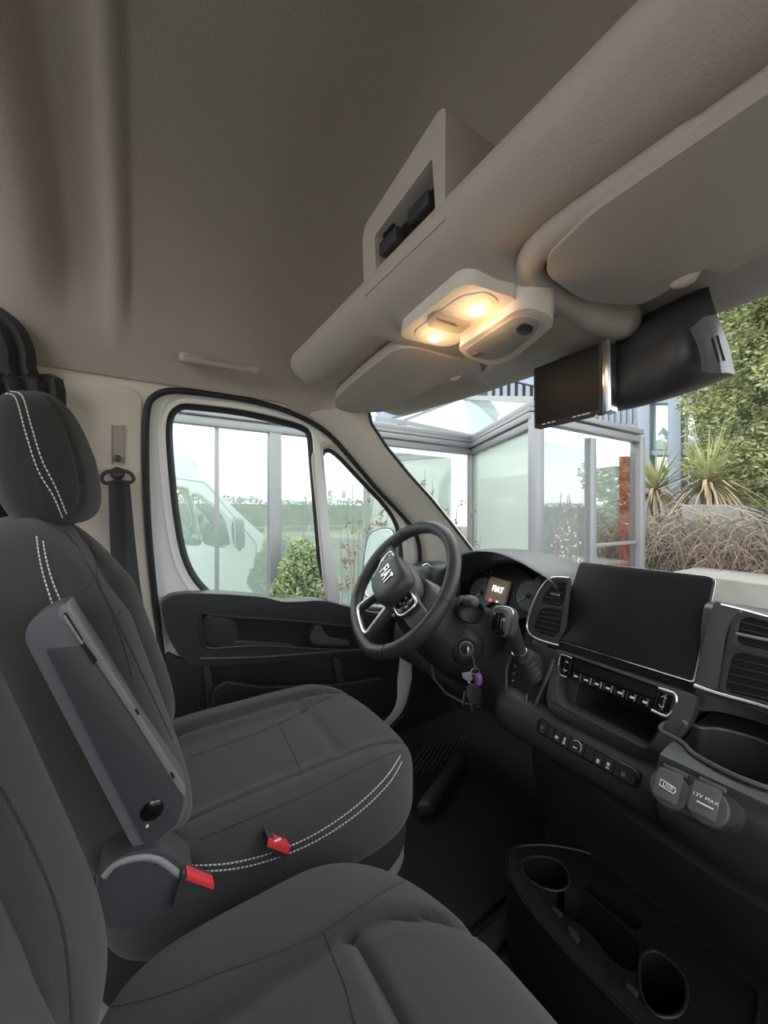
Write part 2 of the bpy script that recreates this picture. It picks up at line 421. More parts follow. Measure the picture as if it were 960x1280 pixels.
# grip and inside handle
gp = [U(x, y, P=SP(-.030)) for x, y in cr([(255,773),(272,772),(290,775),(297,790),(296,806),(280,810),(262,809),(254,800)], 3)]
M().prism(gp, (-.025, 0, 0)).obj('grip_pad', BLK2, door, bevel=.006)
tray = [U(x, y, P=SP(-.034)) for x, y in ((292,803),(300,802),(362,806),(370,813),(300,811),(290,809))]
M().prism(tray, (-.03, 0, 0)).obj('pull_ledge', BLK2, door, bevel=.003)
hd = [(392,788),(396,782),(402,783),(406,792),(414,798),(430,800),(436,803),(434,808),(412,808),(392,806),(388,797)]
M().prism([U(x, y, P=SP(-.03)) for x, y in cr(hd, 3)], (-.014, 0, 0)).obj('door_handle', DGR, door, bevel=.004)
M().tube([U(x, y, P=SP(-.036)) for x, y in cr([(389,807),(386,796),(390,784),(402,780),(430,785),(444,792)], 3, False)], .0025, 6).obj('handle_bezel', BLK, door)
M().tube([U(x, y, P=SP(-.038)) for x, y in cr([(250,824),(330,822),(420,815),(470,812),(490,810)], 3, False)], .0035, 6).obj('trim_line', DGR, door)
# lower door card with pocket
LW = [(206,822),(230,825),(300,830),(400,822),(492,812),(497,850),(494,885),(470,915),(440,960),(300,985),(250,985),(212,960),(206,900)]
M().prism([U(x, y, P=SP(-.008)) for x, y in cr(LW, 3)], (-.02, 0, 0)).obj('door_card', BLK, door, bevel=.006)
M().prism([U(x, y, P=SP(-.03)) for x, y in ((254,830),(262,830),(275,900),(262,905))], (-.022, 0, 0)).obj('card_rib', BLK2, door, bevel=.004)
M().prism([U(x, y, P=SP(-.03)) for x, y in ((416,822),(424,822),(433,862),(424,865))], (-.022, 0, 0)).obj('card_rib', BLK2, door, bevel=.004)
pocket = [(268,862),(330,860),(430,856),(480,850),(484,890),(440,960),(300,985),(262,985)]
M().prism([U(x, y, P=SP(-.05)) for x, y in cr(pocket, 3)], (-.03, 0, 0)).obj('door_pocket', BLK, door, bevel=.01, seg=3)
M().prism([U(x, y, P=SP(-.006)) for x, y in ((521,760),(528,715),(620,740),(660,800),(660,1010),(440,1010),(470,930),(505,895),(518,850),(519,800))], (.004,0,0)).obj('trim_6', BLK)['kind'] = 'structure'
# white sill and door shut seen past the door card
M().prism([U(x, y, P=SP(-.002)) for x, y in ((500,800),(512,800),(516,850),(505,885),(483,912),(470,915),(492,880),(498,850))], (-.02, 0, 0)).obj('door_edge', PAINT, door, bevel=.004)
# ============ header shelf (padded beam) =====================================
hs = thing('overhead_shelf', 'long beige padded header shelf above the windscreen', 'shelf', (-.4, .45, .3))
# cross-section stations along x: (y,z) profile, beam tapers to a rounded end at driver side
def prof(k, dz=0, sc_=1):
    P = [(.355,.425),(.335,.405),(.340,.375),(.375,.345),(.44,.323),(.52,.312),(.60,.300),(.66,.298),(.70,.318),(.72,.36),(.66,.42),(.50,.45),(.40,.445)] if k else [(.355,.425),(.335,.405),(.340,.375),(.385,.348),(.44,.350),(.52,.342),(.60,.320),(.66,.298),(.70,.318),(.72,.36),(.66,.42),(.50,.45),(.40,.445)]
    c = V((.50, .37)); return [(c.x+(y-c.x)*sc_, c.y+(z-c.y)*sc_+dz) for y, z in P]
stat = [(-1.048,.02,.50),(-1.035,.01,.75),(-1.01,.004,.92),(-.975,0,1),(-.9,0,1),(-.75,0,1),(-.66,0,1),(-.61,0,1),(-.48,0,1),(-.37,0,1),(-.33,0,1),(-.2,0,1),(0,0,1),(.2,0,1),(.36,0,1)]
rows = []
for x, dz, s_ in stat:
    bow = .07*(1-((x+.4)/.7)**2) if abs(x+.4) < .7 else 0
    rows.append([V((x, y + (bow if y > .58 else 0), z + dz)) for y, z in prof(-.62 < x < -.36, 0, s_)])
M().grid(csurf(rows, 3, 4, cv=True), cv=True, cap=True).obj('beam', BEIGE2, hs)
# tachograph box standing on the shelf
bx = thing('radio_box', 'beige equipment box with a dark slot on the header shelf', 'box', (-.48, .4, .42))
face = [U(x, y, Y=.335) for x, y in fillet([(453,360),(452,294),(462,275),(545,140),(556,134),(572,136),(566,150),(556,262)], [2,6,10,10,6,4,4,2])]
X0 = -.59
outl = [U(453,300,Y=.335), U(456,283,Y=.335), U(549,138,Y=.335), U(557,135,Y=.335), U(556,275,Y=.335), U(455,372,Y=.335)]
outl = fillet(outl, [.01,.01,.02,.01,.0,.0])
slot = [U(x, y, Y=.335) for x, y in fillet([(468,296),(540,199),(544,262),(470,345)], 4)]
M().prism(outl, (0, .13, 0), [slot]).obj('casing', BEIGE2, bx, bevel=.006, seg=3, ang=50)
M().prism([p + V((0, .03, 0)) for p in slot], (0, .01, 0)).obj('slot_back', PIANO, bx)
for k, t in enumerate((.15, .3, .75)):
    a = slot[0].lerp(slot[len(slot)//2], .5)
M().box(U(490,305,Y=.345), (.05,.02,.022)).obj('radio_unit', BLK2, bx, bevel=.003)
M().box(U(486,290,Y=.34), (.03,.004,.006)).obj('radio_display', SCR, bx)
M().box(U(525,262,Y=.35), (.05,.012,.022)).obj('radio_unit', BLK2, bx, bevel=.003)
# ============ seats ===========================================================
def ss(t): t = max(0, min(1, t)); return t*t*(3-2*t)
def gz(d, w): return math.exp(-(d/w)**2)
def stitches(path, name, par, step=.0075, r=.0009, normal=None, lift=.0012):
    """short thread dashes along a path of (point, outward normal)"""
    m = M(); pts = [p for p, _ in path]; ns = [q for _, q in path]
    L = [0]
    for a, b in zip(pts, pts[1:]): L.append(L[-1] + (b-a).length)
    d = 0; j = 0
    def at(x):
        j = 0
        while j < len(L)-2 and L[j+1] < x: j += 1
        t = (x-L[j])/max(1e-9, L[j+1]-L[j]); return pts[j].lerp(pts[j+1], t) + ns[j]*lift
    while d + step*.65 < L[-1]:
        m.tube([at(d), at(d+step*.65)], r, 4); d += step
    o = m.obj(name, THR, par, weld=0, kind='stuff'); return o
def surf_path(pars, c, r, p, R, fn, ctr):
    out = []
    for q in pars:
        a = puff(q, c, r, p, R, fn); e = (a - V(ctr)).normalized(); out.append((a, e))
    return out
def rotx(a): return Matrix.Rotation(a, 3, 'X')
def rotz(a): return Matrix.Rotation(a, 3, 'Z')
# ---- driver seat
ds = thing('driver_seat', 'dark grey cloth driver seat with white stitching behind the steering wheel', 'seat', (-.83, .22, -.99))
def cush(hx, hy, seam=.60, cross=.42, bol=.028):
    def fn(v, u):
        x, y, z = v
        if z > 0:
            k = min(1, z/ (.075*.6)); k = max(0, k)
            ax = abs(u.x)
            z += bol*k*ss((ax-.40)/.36)*(1 if u.y < .6 else max(0, 1-(u.y-.6)/.5))
            z -= .012*k*gz(ax-seam, .03)*(1 if u.y < cross+.02 else .8)
            if ax < seam: z -= .009*k*gz(u.y-cross, .028)
            z += .012*k*(1-ax**2)*(u.y)          # rise to the front
        if u.y > .55: x *= 1 - .10*((u.y-.55)/.45)**2
        return (x, y, z)
    return fn
fC = cush(.235, .27)
cC, rC = (-.835, .232, -.580), (.236, .290, .078)
M().pillow(cC, rC, 4.2, None, 44, fC).obj('seat_cushion', FAB, ds)
# side valance and plastic base
M().pillow((-.835, .215, -.66), (.232, .285, .06), 4, None, 16).obj('cushion_side', mat('dark_side_cloth', (.018,.018,.018), .95), ds)
base = [V((x, y, -.745)) for x, y in ((-1.05,-.05),(-.62,-.05),(-.615,.30),(-.66,.46),(-.74,.50),(-.93,.50),(-1.03,.44),(-1.05,.3))]
M().prism(cr(base, 4), (0, 0, .055)).obj('seat_skirt', GREY, ds, bevel=.008)
M().box((-.83, .2, -.86), (.34, .40, .24)).obj('seat_base', DARK, ds, bevel=.01)
pars = lambda off: [(1.0, -1+2*i/60*1.0, off) for i in range(0, 61)] + [(1-2*i/80*1.0, 1.0, off) for i in range(0, 60)]
# backrest
def back_fn(top=.72, bol=.05, seam=.58, cross=(.1,), bolw=.55):
    def fn(v, u):
        x, y, z = v
        t = (u.z+1)/2
        x *= 1 - (1-top)*max(0, (t-.42)/.58)**1.6
        if y > 0:
            ax = abs(u.x); k = min(1, y/.03)
            lo = max(0, min(1, (1.02-t)/.35))
            y += bol*k*ss((ax-.42)/.40)*lo
            y -= .010*k*gz(ax-seam, .028)
            for c in cross:
                if ax < seam: y -= .008*k*gz(u.z-c, .022)
        return (x, y, z)
    return fn
fB = back_fn(.66, .05, .55, (.35, -.05))
RB = rotx(math.radians(17))
cB, rB = (-.825, -.083, -.265), (.222, .062, .272)
M().pillow(cB, rB, 4, RB, 44, fB).obj('backrest', FAB, ds)
# headrest
def hfn(v, u):
    x, y, z = v
    x *= 1.0 - .16*max(0, u.z) ; y -= .018*(abs(u.x)**2) if y > 0 else 0
    y *= 1 - .25*max(0, u.z)
    if y > 0: y -= .006*gz(abs(u.x)-.72, .03)
    return (x, y, z)
cH, rH = (-.838, -.125, .082), (.131, .060, .106)
RH = rotx(math.radians(10))
hr = M().pillow(cH, rH, 3.6, RH, 30, hfn).obj('headrest', FAB2, ds)
for sx in (-.06, .06):
    M().tube([V((-.835+sx, -.125, 0)), V((-.835+sx, -.15, -.10))], .006, 8).obj('headrest_post', CHR, ds)
# ---- stitching and seams laid on the cloth
from mathutils.bvhtree import BVHTree
def lay(o, pts):
    bm = bmesh.new(); bm.from_mesh(o.data); bvh = BVHTree.FromBMesh(bm); off = WL[o.name] - O; out = []
    for x, y in pts:
        d = D(x, y).normalized(); h, n, i, dist = bvh.ray_cast(-off, d)
        if h is not None: out.append((h + off, n if n.dot(d) < 0 else -n))
    bm.free(); return out
def stitch_line(o, px, par, step=.0062, r=.0010):
    L_ = lay(o, [(p.x, p.y) for p in cr(px, 8, False)])
    if len(L_) > 2: stitches(L_, 'stitching', par, step=step, r=r, lift=.0012)
def seam(o, px, par, r=.0016):
    L_ = lay(o, [(p.x, p.y) for p in cr(px, 6, False)])
    if len(L_) > 2: M().tube([p - n*r*.3 for p, n in L_], r, 5).obj('seam', FAB2, par)
oc_ = bpy.data.objects['seat_cushion']; ob_ = bpy.data.objects['backrest']
stitch_line(oc_, [(238,1083),(290,1079),(340,1066),(390,1045),(440,1012),(480,975),(501,945)], ds)
stitch_line(oc_, [(246,1090),(295,1086),(345,1073),(396,1051),(446,1018),(484,982),(503,952)], ds)
seam(oc_, [(432,862),(400,878),(350,905),(300,925),(236,948)], ds); seam(oc_, [(349,907),(365,940),(388,986)], ds)
seam(oc_, [(500,938),(460,955),(420,975),(380,995),(310,1025),(250,1050)], ds)
stitch_line(ob_, [(46,672),(49,695),(55,722),(66,757)], ds); stitch_line(ob_, [(54,678),(58,700),(66,728),(78,757)], ds)
seam(ob_, [(80,664),(100,690),(122,730),(150,785),(185,860),(215,925)], ds)
seam(ob_, [(112,682),(120,700),(122,725),(135,755),(152,800),(166,850)], ds)
seam(ob_, [(100,742),(110,735),(121,724)], ds); seam(ob_, [(138,784),(145,776),(150,764)], ds)
stitch_line(hr, [(8,494),(20,500),(33,545),(48,590),(66,620),(78,648)], hr); stitch_line(hr, [(14,491),(28,497),(38,530),(52,575),(70,612),(83,644)], hr)
# ---- folded-up armrest on the near side of the driver seat
ar = M()
Xa = -.575
def UA(x, y, X=Xa): return U(x, y, X=X)
AO = [(84,754),(92,768),(232,985),(236,1005),(226,1030),(182,1066),(166,1060),(30,800),(36,778),(58,762)]
ao = fillet([UA(*p) for p in AO], [.004,.01,.012,.008,.012,.004,.012,.02,.014,.01])
arm_ = M().prism([p + V((-.045, 0, 0)) for p in ao], (.045, 0, 0)).obj('armrest', mat('armrest_grey', (.13,.13,.145), .42, bump=.15, bscale=600), ds, bevel=.008, seg=4, ang=60)
inset = fillet([UA(*p, X=Xa-.0005) for p in [(58,812),(104,808),(230,992),(228,1008),(222,1028),(186,1060),(178,1050)]], .004)
M().prism(inset, (.003, 0, 0)).obj('side_cover', mat('slate_plastic', (.055,.056,.064), .5, bump=.2, bscale=600), arm_, bevel=.001)
strip = fillet([UA(*p, X=Xa+.0005) for p in [(76,757),(86,756),(231,981),(231,996),(222,985),(160,886),(98,794),(72,768)]], .003)
M().prism(strip, (.0035, 0, 0)).obj('edge_strip', mat('light_grey_plastic', (.20,.205,.21), .45), arm_, bevel=.001)
for q in ([(79,768),(83,766),(104,800),(101,804)], [(100,806),(105,803),(122,826),(117,832)], [(168,888),(171,886),(175,893),(172,895)], [(212,967),(215,965),(219,972),(216,975)]):
    M().prism([UA(*p, X=Xa+.0036) for p in q], (.0008, 0, 0)).obj('slot', DARK, arm_)
M().tube([UA(80,770,X=Xa+.005), UA(103,806,X=Xa+.005)], .0012, 6).obj('slider', GREY, arm_)
M().lathe([(.0,0),(.012,0),(.013,.002),(.012,.003),(0,.0025)], UA(190,1013,X=Xa+.002), (1,0,0), 20).obj('round_plug', PIANO, arm_)
M().lathe([(.0,0),(.002,0),(.0015,.002),(0,.002)], UA(184,1033,X=Xa+.002), (1,0,0), 8).obj('pin', WPR, arm_)
# armrest hinge housing
HO = [(124,1100),(140,1078),(176,1064),(205,1066),(234,1084),(240,1092),(226,1130),(212,1150),(175,1160),(135,1160),(120,1140)]
M().prism([p + V((-.05, 0, 0)) for p in cr([UA(*p, X=-.565) for p in HO], 4)], (.05, 0, 0)).obj('hinge_housing', bpy.data.materials['slate_plastic'], ds, bevel=.010, seg=4, ang=50)
M().tube(cr([UA(*p, X=-.566) for p in [(130,1096),(146,1080),(176,1072),(200,1076),(222,1092),(232,1098)]], 4, False), .0045, 8).obj('housing_rim', GREY, ds)
# seat belt buckles
def buckle(name, label, q, top, X):
    b = thing(name, label, 'buckle', U(*q[0], X=X), 'red seat belt buckles')
    M().prism(fillet([U(*p, X=X) for p in q], .003), (-.022, 0, 0)).obj('buckle_body', BLK2, b, bevel=.003)
    M().prism(fillet([U(*p, X=X+.002) for p in top], .001), (-.016, 0, 0)).obj('release_button', REDP, b, bevel=.0015)
    return b
buckle('seat_belt_buckle', 'seat belt buckle with red button beside the armrest hinge', [(228,1093),(268,1108),(268,1114),(248,1126),(214,1140)], [(234,1094),(268,1107),(267,1113),(232,1101)], -.553)
buckle('seat_belt_buckle', 'seat belt buckle with red button lying on the driver cushion edge', [(334,1046),(362,1060),(358,1076),(334,1064)], [(336,1049),(363,1059),(360,1069),(334,1059)], -.585)
M().box(U(347,1051,X=-.583), (.002,.010,.002)).obj('button_mark', WPR, bpy.data.objects['seat_belt_buckle.001'])
# ---- double bench beside it
bs = thing('passenger_bench', 'dark grey cloth passenger bench in the foreground', 'seat', (-.09, .15, -.99))
def bench_c(v, u):
    x, y, z = v
    if z > 0:
        k = min(1, z/.05)
        # two seating wells
        xx = (x+.22)/.2 if x < 0 else (x-.22)/.2
        z += .013*k*ss((abs(xx)-.5)/.45)*(1-ss((u.y-.1)/.8))
        z -= .012*k*gz(abs(xx)-.52, .045)
        if abs(xx) < .52: z -= .010*k*gz(u.y-.30, .03)
        z -= .02*k*gz(x, .01)
    if x < 0 and u.y > .2: x += .09*((u.y-.2)/.8)**2
    return (x, y, z)
cK, rK = (-.095, .150, -.580), (.445, .222, .078)
M().pillow(cK, rK, 5, None, 64, bench_c).obj('seat_cushion', FAB, bs)
M().pillow((-.095, .14, -.68), (.435, .20, .06), 5, None, 12).obj('cushion_side', bpy.data.materials['dark_side_cloth'], bs)
M().box((-.06, .12, -.86), (.70, .34, .26)).obj('bench_base', DARK, bs, bevel=.02)
def _after(): pass
def bench_b(v, u):
    x, y, z = v
    if y > 0:
        k = min(1, y/.03); xx = (x+.21)/.2 if x < 0 else (x-.21)/.2
        y += .035*k*ss((abs(xx)-.45)/.5)
        y -= .012*k*gz(abs(xx)-.55, .05)
        if abs(xx) < .5: y -= .008*k*gz(u.z+.1, .04)
        y -= .02*k*gz(x, .01)
    return (x, y, z)
cL, rL = (-.075, -.153, -.265), (.425, .065, .262)
M().pillow(cL, rL, 4.5, rotx(math.radians(17)), 56, bench_b).obj('backrest', FAB, bs)
bk = bpy.data.objects['seat_cushion.001']; bb = bpy.data.objects['backrest.001']
seam(bk, [(405,1165),(416,1195),(432,1235),(446,1290)], bs); seam(bk, [(405,1165),(350,1190),(280,1215),(200,1245),(130,1262)], bs); seam(bk, [(405,1165),(450,1135),(490,1110),(530,1095)], bs)
seam(bb, [(0,985),(30,1040),(62,1110),(80,1170),(88,1240),(90,1290)], bs)
# ---- driver belt on the B pillar
sb = thing('seat_belt', 'dark seat belt hanging from the anchor on the pillar', 'seat belt', U(150, 700, P=SP(-.01)))
M().prism([U(x, y, P=SP(-.008)) for x, y in ((140,533),(155,533),(155,580),(140,580))], (-.001, 0, 0)).obj('height_slot', BEIGE2, sb)
M().tube([U(x, y, P=SP(-.011)) for x, y in ((140,533),(155,533),(155,582),(140,582))], .0012, 5, closed=True).obj('slot_frame', GREY, sb)
M().box(U(147, 574, P=SP(-.02)), (.014, .013, .016)).obj('height_button', BLK2, sb, bevel=.003)
ring = [U(x, y, P=SP(-.03)) for x, y in cr([(127,598),(133,591),(147,590),(160,591),(167,598),(163,604),(147,602),(132,605)], 4)]
M().tube(ring, .0045, 8, closed=True).obj('belt_guide', BLK2, sb)
M().lathe([(0,0),(.016,0),(.016,.012),(.012,.02),(0,.022)], U(147, 593, P=SP(-.012)), (1,0,0), 20).obj('anchor_cap', BLK2, sb, bevel=.001)
bl = [(136,604),(137,640),(138,680),(141,720),(150,760)]; br = [(162,603),(165,640),(170,690),(176,740),(185,790)]
rows = []
for j, (a, b) in enumerate(zip(bl, br)):
    A = U(*a, P=SP(-.03)); B = U(*b, P=SP(-.03 if j < 2 else -.035)); r = []
    for i in range(7):
        t = i/6; r.append(A.lerp(B, t) + V((.006*math.sin(t*9+j*.3), 0, 0)))
    rows.append(r)
M().grid(csurf(rows, 3, 2)).obj('webbing', WEB, sb, solid=.0015)
# dark curtain bag behind the driver seat
cur = thing('black_curtain', 'black fabric curtain gathered behind the driver headrest', 'curtain', U(40, 540, X=-1.08))
rows = []
for j, y in enumerate((372, 388, 410, 440, 470, 477, 530, 600, 680)):
    xr = (-4, 2, 28, 42, 47, 77, 81, 82, 84)[j]; r = []
    for i in range(13):
        t = i/12; p = U(xr - t*95, y, X=-1.10); r.append(p + V((.012*math.sin(t*22) - t*.0, 0, 0)))
    rows.append(r)
M().grid(csurf(rows[1:], 3, 2)).obj('cloth', FAB2, cur, solid=.004)
# ============ dashboard =======================================================
def boolcut(o, cutters):
    for m in cutters:
        c = m.obj('cutter', None); c.location = WL[c.name]
        md = o.modifiers.new('b', 'BOOLEAN'); md.operation = 'DIFFERENCE'; md.object = c; md.solver = 'EXACT'
        par = o.parent; loc = o.location.copy(); o.parent = None; o.location = WL[o.name]
        bpy.context.view_layer.update()
        me = bpy.data.meshes.new_from_object(o.evaluated_get(bpy.context.evaluated_depsgraph_get()))
        o.modifiers.clear(); o.data = me; o.parent = par; o.location = loc
        bpy.data.objects.remove(c)
    bm = bmesh.new(); bm.from_mesh(o.data)
    for e in bm.edges:
        if len(e.link_faces) == 2: e.smooth = e.calc_face_angle(0) < math.radians(40)
    for f in bm.faces: f.smooth = True
    bm.to_mesh(o.data); bm.free()
dash = thing('dashboard', 'black van dashboard with central screen, vents and button row', 'dashboard', (-.4, 1.0, -.6))
def lerp_prof(a, b, t): return [(p[0]+(q[0]-p[0])*t, p[1]+(q[1]-p[1])*t) for p, q in zip(a, b)]
#           back top ............... front top edge ...... fascia ................... lip .............. under .........
PC = [(1.33,-.32),(1.05,-.225),(.92,-.170),(.860,-.165),(.838,-.185),(.826,-.25),(.812,-.315),(.795,-.37),(.776,-.418),(.745,-.430),(.722,-.448),(.714,-.480),(.728,-.512),(.80,-.56),(.95,-.60),(1.33,-.62)]
PS = [(1.33,-.32),(1.12,-.24),(1.04,-.20),(.985,-.185),(.955,-.20),(.90,-.27),(.835,-.325),(.800,-.37),(.776,-.418),(.745,-.430),(.722,-.448),(.714,-.480),(.728,-.512),(.80,-.56),(.95,-.60),(1.33,-.62)]
PD = [(1.33,-.30),(1.24,-.24),(1.17,-.22),(1.10,-.24),(1.06,-.28),(1.02,-.335),(.93,-.365),(.84,-.385),(.80,-.42),(.79,-.46),(.795,-.50),(.80,-.53),(.82,-.555),(.88,-.58),(1.0,-.60),(1.33,-.62)]
PR = [(1.33,-.32),(1.05,-.225),(.92,-.170),(.860,-.163),(.838,-.182),(.826,-.25),(.812,-.318),(.80,-.335),(.93,-.338),(.935,-.362),(.70,-.368),(.672,-.385),(.662,-.42),(.70,-.50),(.90,-.62),(1.33,-.64)]
PL = [(1.33,-.25),(1.15,-.22),(1.0,-.20),(.93,-.20),(.90,-.215),(.885,-.25),(.88,-.30),(.87,-.34),(.85,-.38),(.83,-.42),(.82,-.46),(.82,-.50),(.83,-.54),(.88,-.58),(1.0,-.60),(1.33,-.62)]
st = [(-1.22,PL),(-1.12,PL),(-1.08,PL),(-1.03,lerp_prof(PL,PD,.5)),(-.98,PD),(-.90,PD),(-.80,PD),(-.72,PD),(-.68,lerp_prof(PD,PC,.3)),(-.645,lerp_prof(PD,PC,.8)),(-.62,PC),(-.60,PC),(-.575,PS),(-.535,PS),(-.45,PS),(-.36,PS),(-.335,lerp_prof(PS,PC,.0)),(-.300,PS),(-.272,PR),(-.2,PR),(-.1,PR),(0,PR),(.2,PR),(.40,PR)]
rows = [[V((x, y, z)) for y, z in cr([V((p[0], p[1], 0)) for p in pr], 3)[:0] or [(q.x, q.y) for q in cr([V((p[0], p[1])) for p in pr], 3, False)]] for x, pr in st]
body = M().grid(rows, cv=True, cap=True).obj('dash_body', BLK2, dash)
FPL = plane3((0,.838,-.185), (0,.812,-.315), (1,.838,-.185))       # fascia plane
def UF(x, y, off=0):
    n = FPL[1] if FPL[1].y < 0 else -FPL[1]
    return U(x, y, P=(FPL[0] + n*off, FPL[1]))
FN = FPL[1] if FPL[1].y < 0 else -FPL[1]
# pocket under the climate strip
pocket_px = fillet([(703,838),(836,893),(806,936),(704,884)], [5,6,8,10])
def block(pts, a, b):  # prism from offset a to b along the fascia normal
    return M().prism([UF(x, y, a) for x, y in pts], FN*(b-a))
cup_c = V((-.195, .765, 0))
cups = M().prism([V((p.x, p.y, -.36+.05)) for p in cr([(-.295,.735),(-.300,.775),(-.285,.80),(-.262,.80),(-.24,.825),(-.19,.835),(-.13,.80),(-.105,.76),(-.13,.715),(-.18,.695),(-.235,.703),(-.262,.725)], 5)], (0, 0, -.16))
pocket_cut = M().prism([U(x, y, Y=.74) for x, y in [(p.x, p.y) for p in pocket_px]], V((0, .20, -.04)))
boolcut(body, [pocket_cut, cups])
M().tube([U(x, y, Y=.775) for x, y in [(p.x, p.y) for p in fillet([(690,838),(694,880),(806,944),(836,900)], [3,10,12,3])]][0:], .003, 6).obj('pocket_lip', DGR, dash)
# central stack frame around the climate strip and pocket
so = fillet([(694,812),(872,872),(862,905),(826,950),(806,953),(690,893),(682,875)], [4,6,16,10,14,12,10])
si = fillet([(700,816),(846,868),(838,898),(808,938),(702,884),(696,870)], [6,8,6,8,10,8])
def Ygrad(p): return .80 - .06*max(0, min(1, (p.y - (812 + .33*(p.x-694)))/75))
M().prism([U(p.x, p.y, Y=Ygrad(p)-.004) for p in so], (0, .03, -.004), [[U(p.x, p.y, Y=Ygrad(p)-.004) for p in si]]).obj('stack_frame', BLK2, dash, bevel=.0025, seg=3, ang=50)
lipc = [U(p.x, p.y, Y=.752) for p in fillet([(684,870),(690,890),(806,951),(824,949),(858,905)], [4,10,12,14,4])]
M().tube(lipc, .0045, 8).obj('stack_rim', DGR, dash)
# ---- central touch screen
TL, TR_, BR, BL = U(725,703,Y=.905), U(893,722,Y=.905), U(865,852,Y=.808), U(695,800,Y=.808)
sn = (TR_-TL).cross(BL-TL).normalized(); sn = sn if sn.y < 0 else -sn
scr = part_of('touch_screen', dash, (BL+BR)*.5)
M().prism(fillet([TL, TR_, BR, BL], [.012,.014,.005,.008]), -sn*.008).obj('screen_face', SCR, scr, bevel=.001)
c_ = (TL+TR_+BR+BL)/4
M().prism(fillet([c_+(p-c_)*1.018 - sn*.004 for p in (TL, TR_, BR, BL)], [.013,.015,.006,.009]), -sn*.007).obj('screen_rim', CHR, scr, bevel=.0015)
M().prism(fillet([c_+(p-c_)*.93 - sn*.011 for p in (TL, TR_, BR, BL)], .01), -sn*.022).obj('screen_housing', BLK, scr, bevel=.004)
M().prism([c_+(p-c_)*.5 - sn*.03 for p in (TL, TR_, BR, BL)], V((0,.10,-.12))).obj('screen_mount', BLK, scr)
# ---- climate control strip
HQ = [U(703,819,Y=.792), U(846,869,Y=.792), U(838,896,Y=.782), U(699,843,Y=.782)]
def Q(c, u, v, off=0):
    a = c[0].lerp(c[1], u); b = c[3].lerp(c[2], u); n = (c[1]-c[0]).cross(c[3]-c[0]).normalized(); n = n if n.y < 0 else -n
    return a.lerp(b, v) + n*off
def tile(c, u0, v0, u1, v1, off, th, r=.001):
    n = (c[1]-c[0]).cross(c[3]-c[0]).normalized(); n = n if n.y < 0 else -n
    return M().prism(fillet([Q(c,u0,v0,off), Q(c,u1,v0,off), Q(c,u1,v1,off), Q(c,u0,v1,off)], r), -n*th)
cs = part_of('climate_strip', dash, HQ[0])
tile(HQ, 0, 0, 1, 1, 0, .012, .006).obj('strip_panel', PIANO, cs)
tile(HQ, .13, .05, .86, .5, .0012, .001).obj('strip_display', SCR, cs)
for k in range(7):
    u0 = .135 + k*.104; tile(HQ, u0, .62, u0+.098, .97, .003, .003, .001).obj('climate_button', PIANO, cs, bevel=.0004)
    h = tile(HQ, u0+.030, .76, u0+.068, .86, .0034, .0006, .0015); h.obj('button_symbol', WPR, cs)
for u0, u1 in ((.02,.115), (.88,.975)):
    tile(HQ, u0, .1, u1, .92, .0035, .003, .002).obj('rocker_button', PIANO, cs, bevel=.0006)
    for v0, s_ in ((.28, 1), (.72, -1)):
        uc = (u0+u1)/2
        M().tube([Q(HQ, uc-.018, v0+.05*s_, .004), Q(HQ, uc, v0-.05*s_, .0045), Q(HQ, uc+.018, v0+.05*s_, .004)], .0006, 5).obj('arrow_symbol', WPR, cs)
M().tube([Q(HQ, u, v, .004) for u, v in cr([(.12,.02),(.05,0),(.0,.06),(-.012,.5),(.0,.95),(.05,1.04),(.1,1.02)], 4, False)], .0022, 8).obj('chrome_bracket', CHR, cs)
M().tube([Q(HQ, u, v, .004) for u, v in cr([(.88,0),(.95,-.02),(1.0,.04),(1.02,.5),(.995,1.0),(.95,1.08),(.87,1.04)], 4, False)], .0030, 8).obj('chrome_bracket', CHR, cs)
# ---- button row
BQ = [U(676,899,Y=.722), U(802,967,Y=.722), U(796,986,Y=.714), U(672,915,Y=.714)]
br_ = part_of('button_row', dash, BQ[0])
tile(BQ, -.01, -.05, 1.01, 1.05, .003, .02, .007).obj('row_panel', PIANO, br_, bevel=.001)
M().tube([Q(BQ, u, v, .0035) for u, v in ((.08,-.03),(.5,-.03),(.93,-.03),(.985,.1),(1.0,.4))], .0007, 6).obj('bright_edge', CHR, br_)
us = [.012,.105,.19,.275,.36,.52,.615,.705,.80,.985]
for k in range(9):
    tile(BQ, us[k]+.004, .06, us[k+1]-.004, .94, .0052, .003, .0015).obj('switch_button', BLK, br_, bevel=.0008)
def sym(u, v, du, dv, m=WPR): tile(BQ, u-du, v-dv, u+du, v+dv, .0058, .0006, .0005).obj('button_symbol', m, br_)
sym(.23,.62,.016,.10); sym(.315,.50,.008,.16); sym(.315,.75,.014,.05); sym(.43,.62,.02,.05); sym(.66,.66,.013,.13); sym(.75,.5,.013,.1); sym(.75,.74,.014,.05)
GSY = mat('grey_print', (.16,.16,.17), .6); sym(.055,.5,.014,.12,GSY); sym(.885,.6,.018,.14,GSY)
M().tube([Q(BQ, .44+.05*math.cos(a), .52-.42*math.sin(a), .006) for a in [math.pi*(-.15+.9*i/10) for i in range(11)]], .0006, 5).obj('dial_arc', WPR, br_)
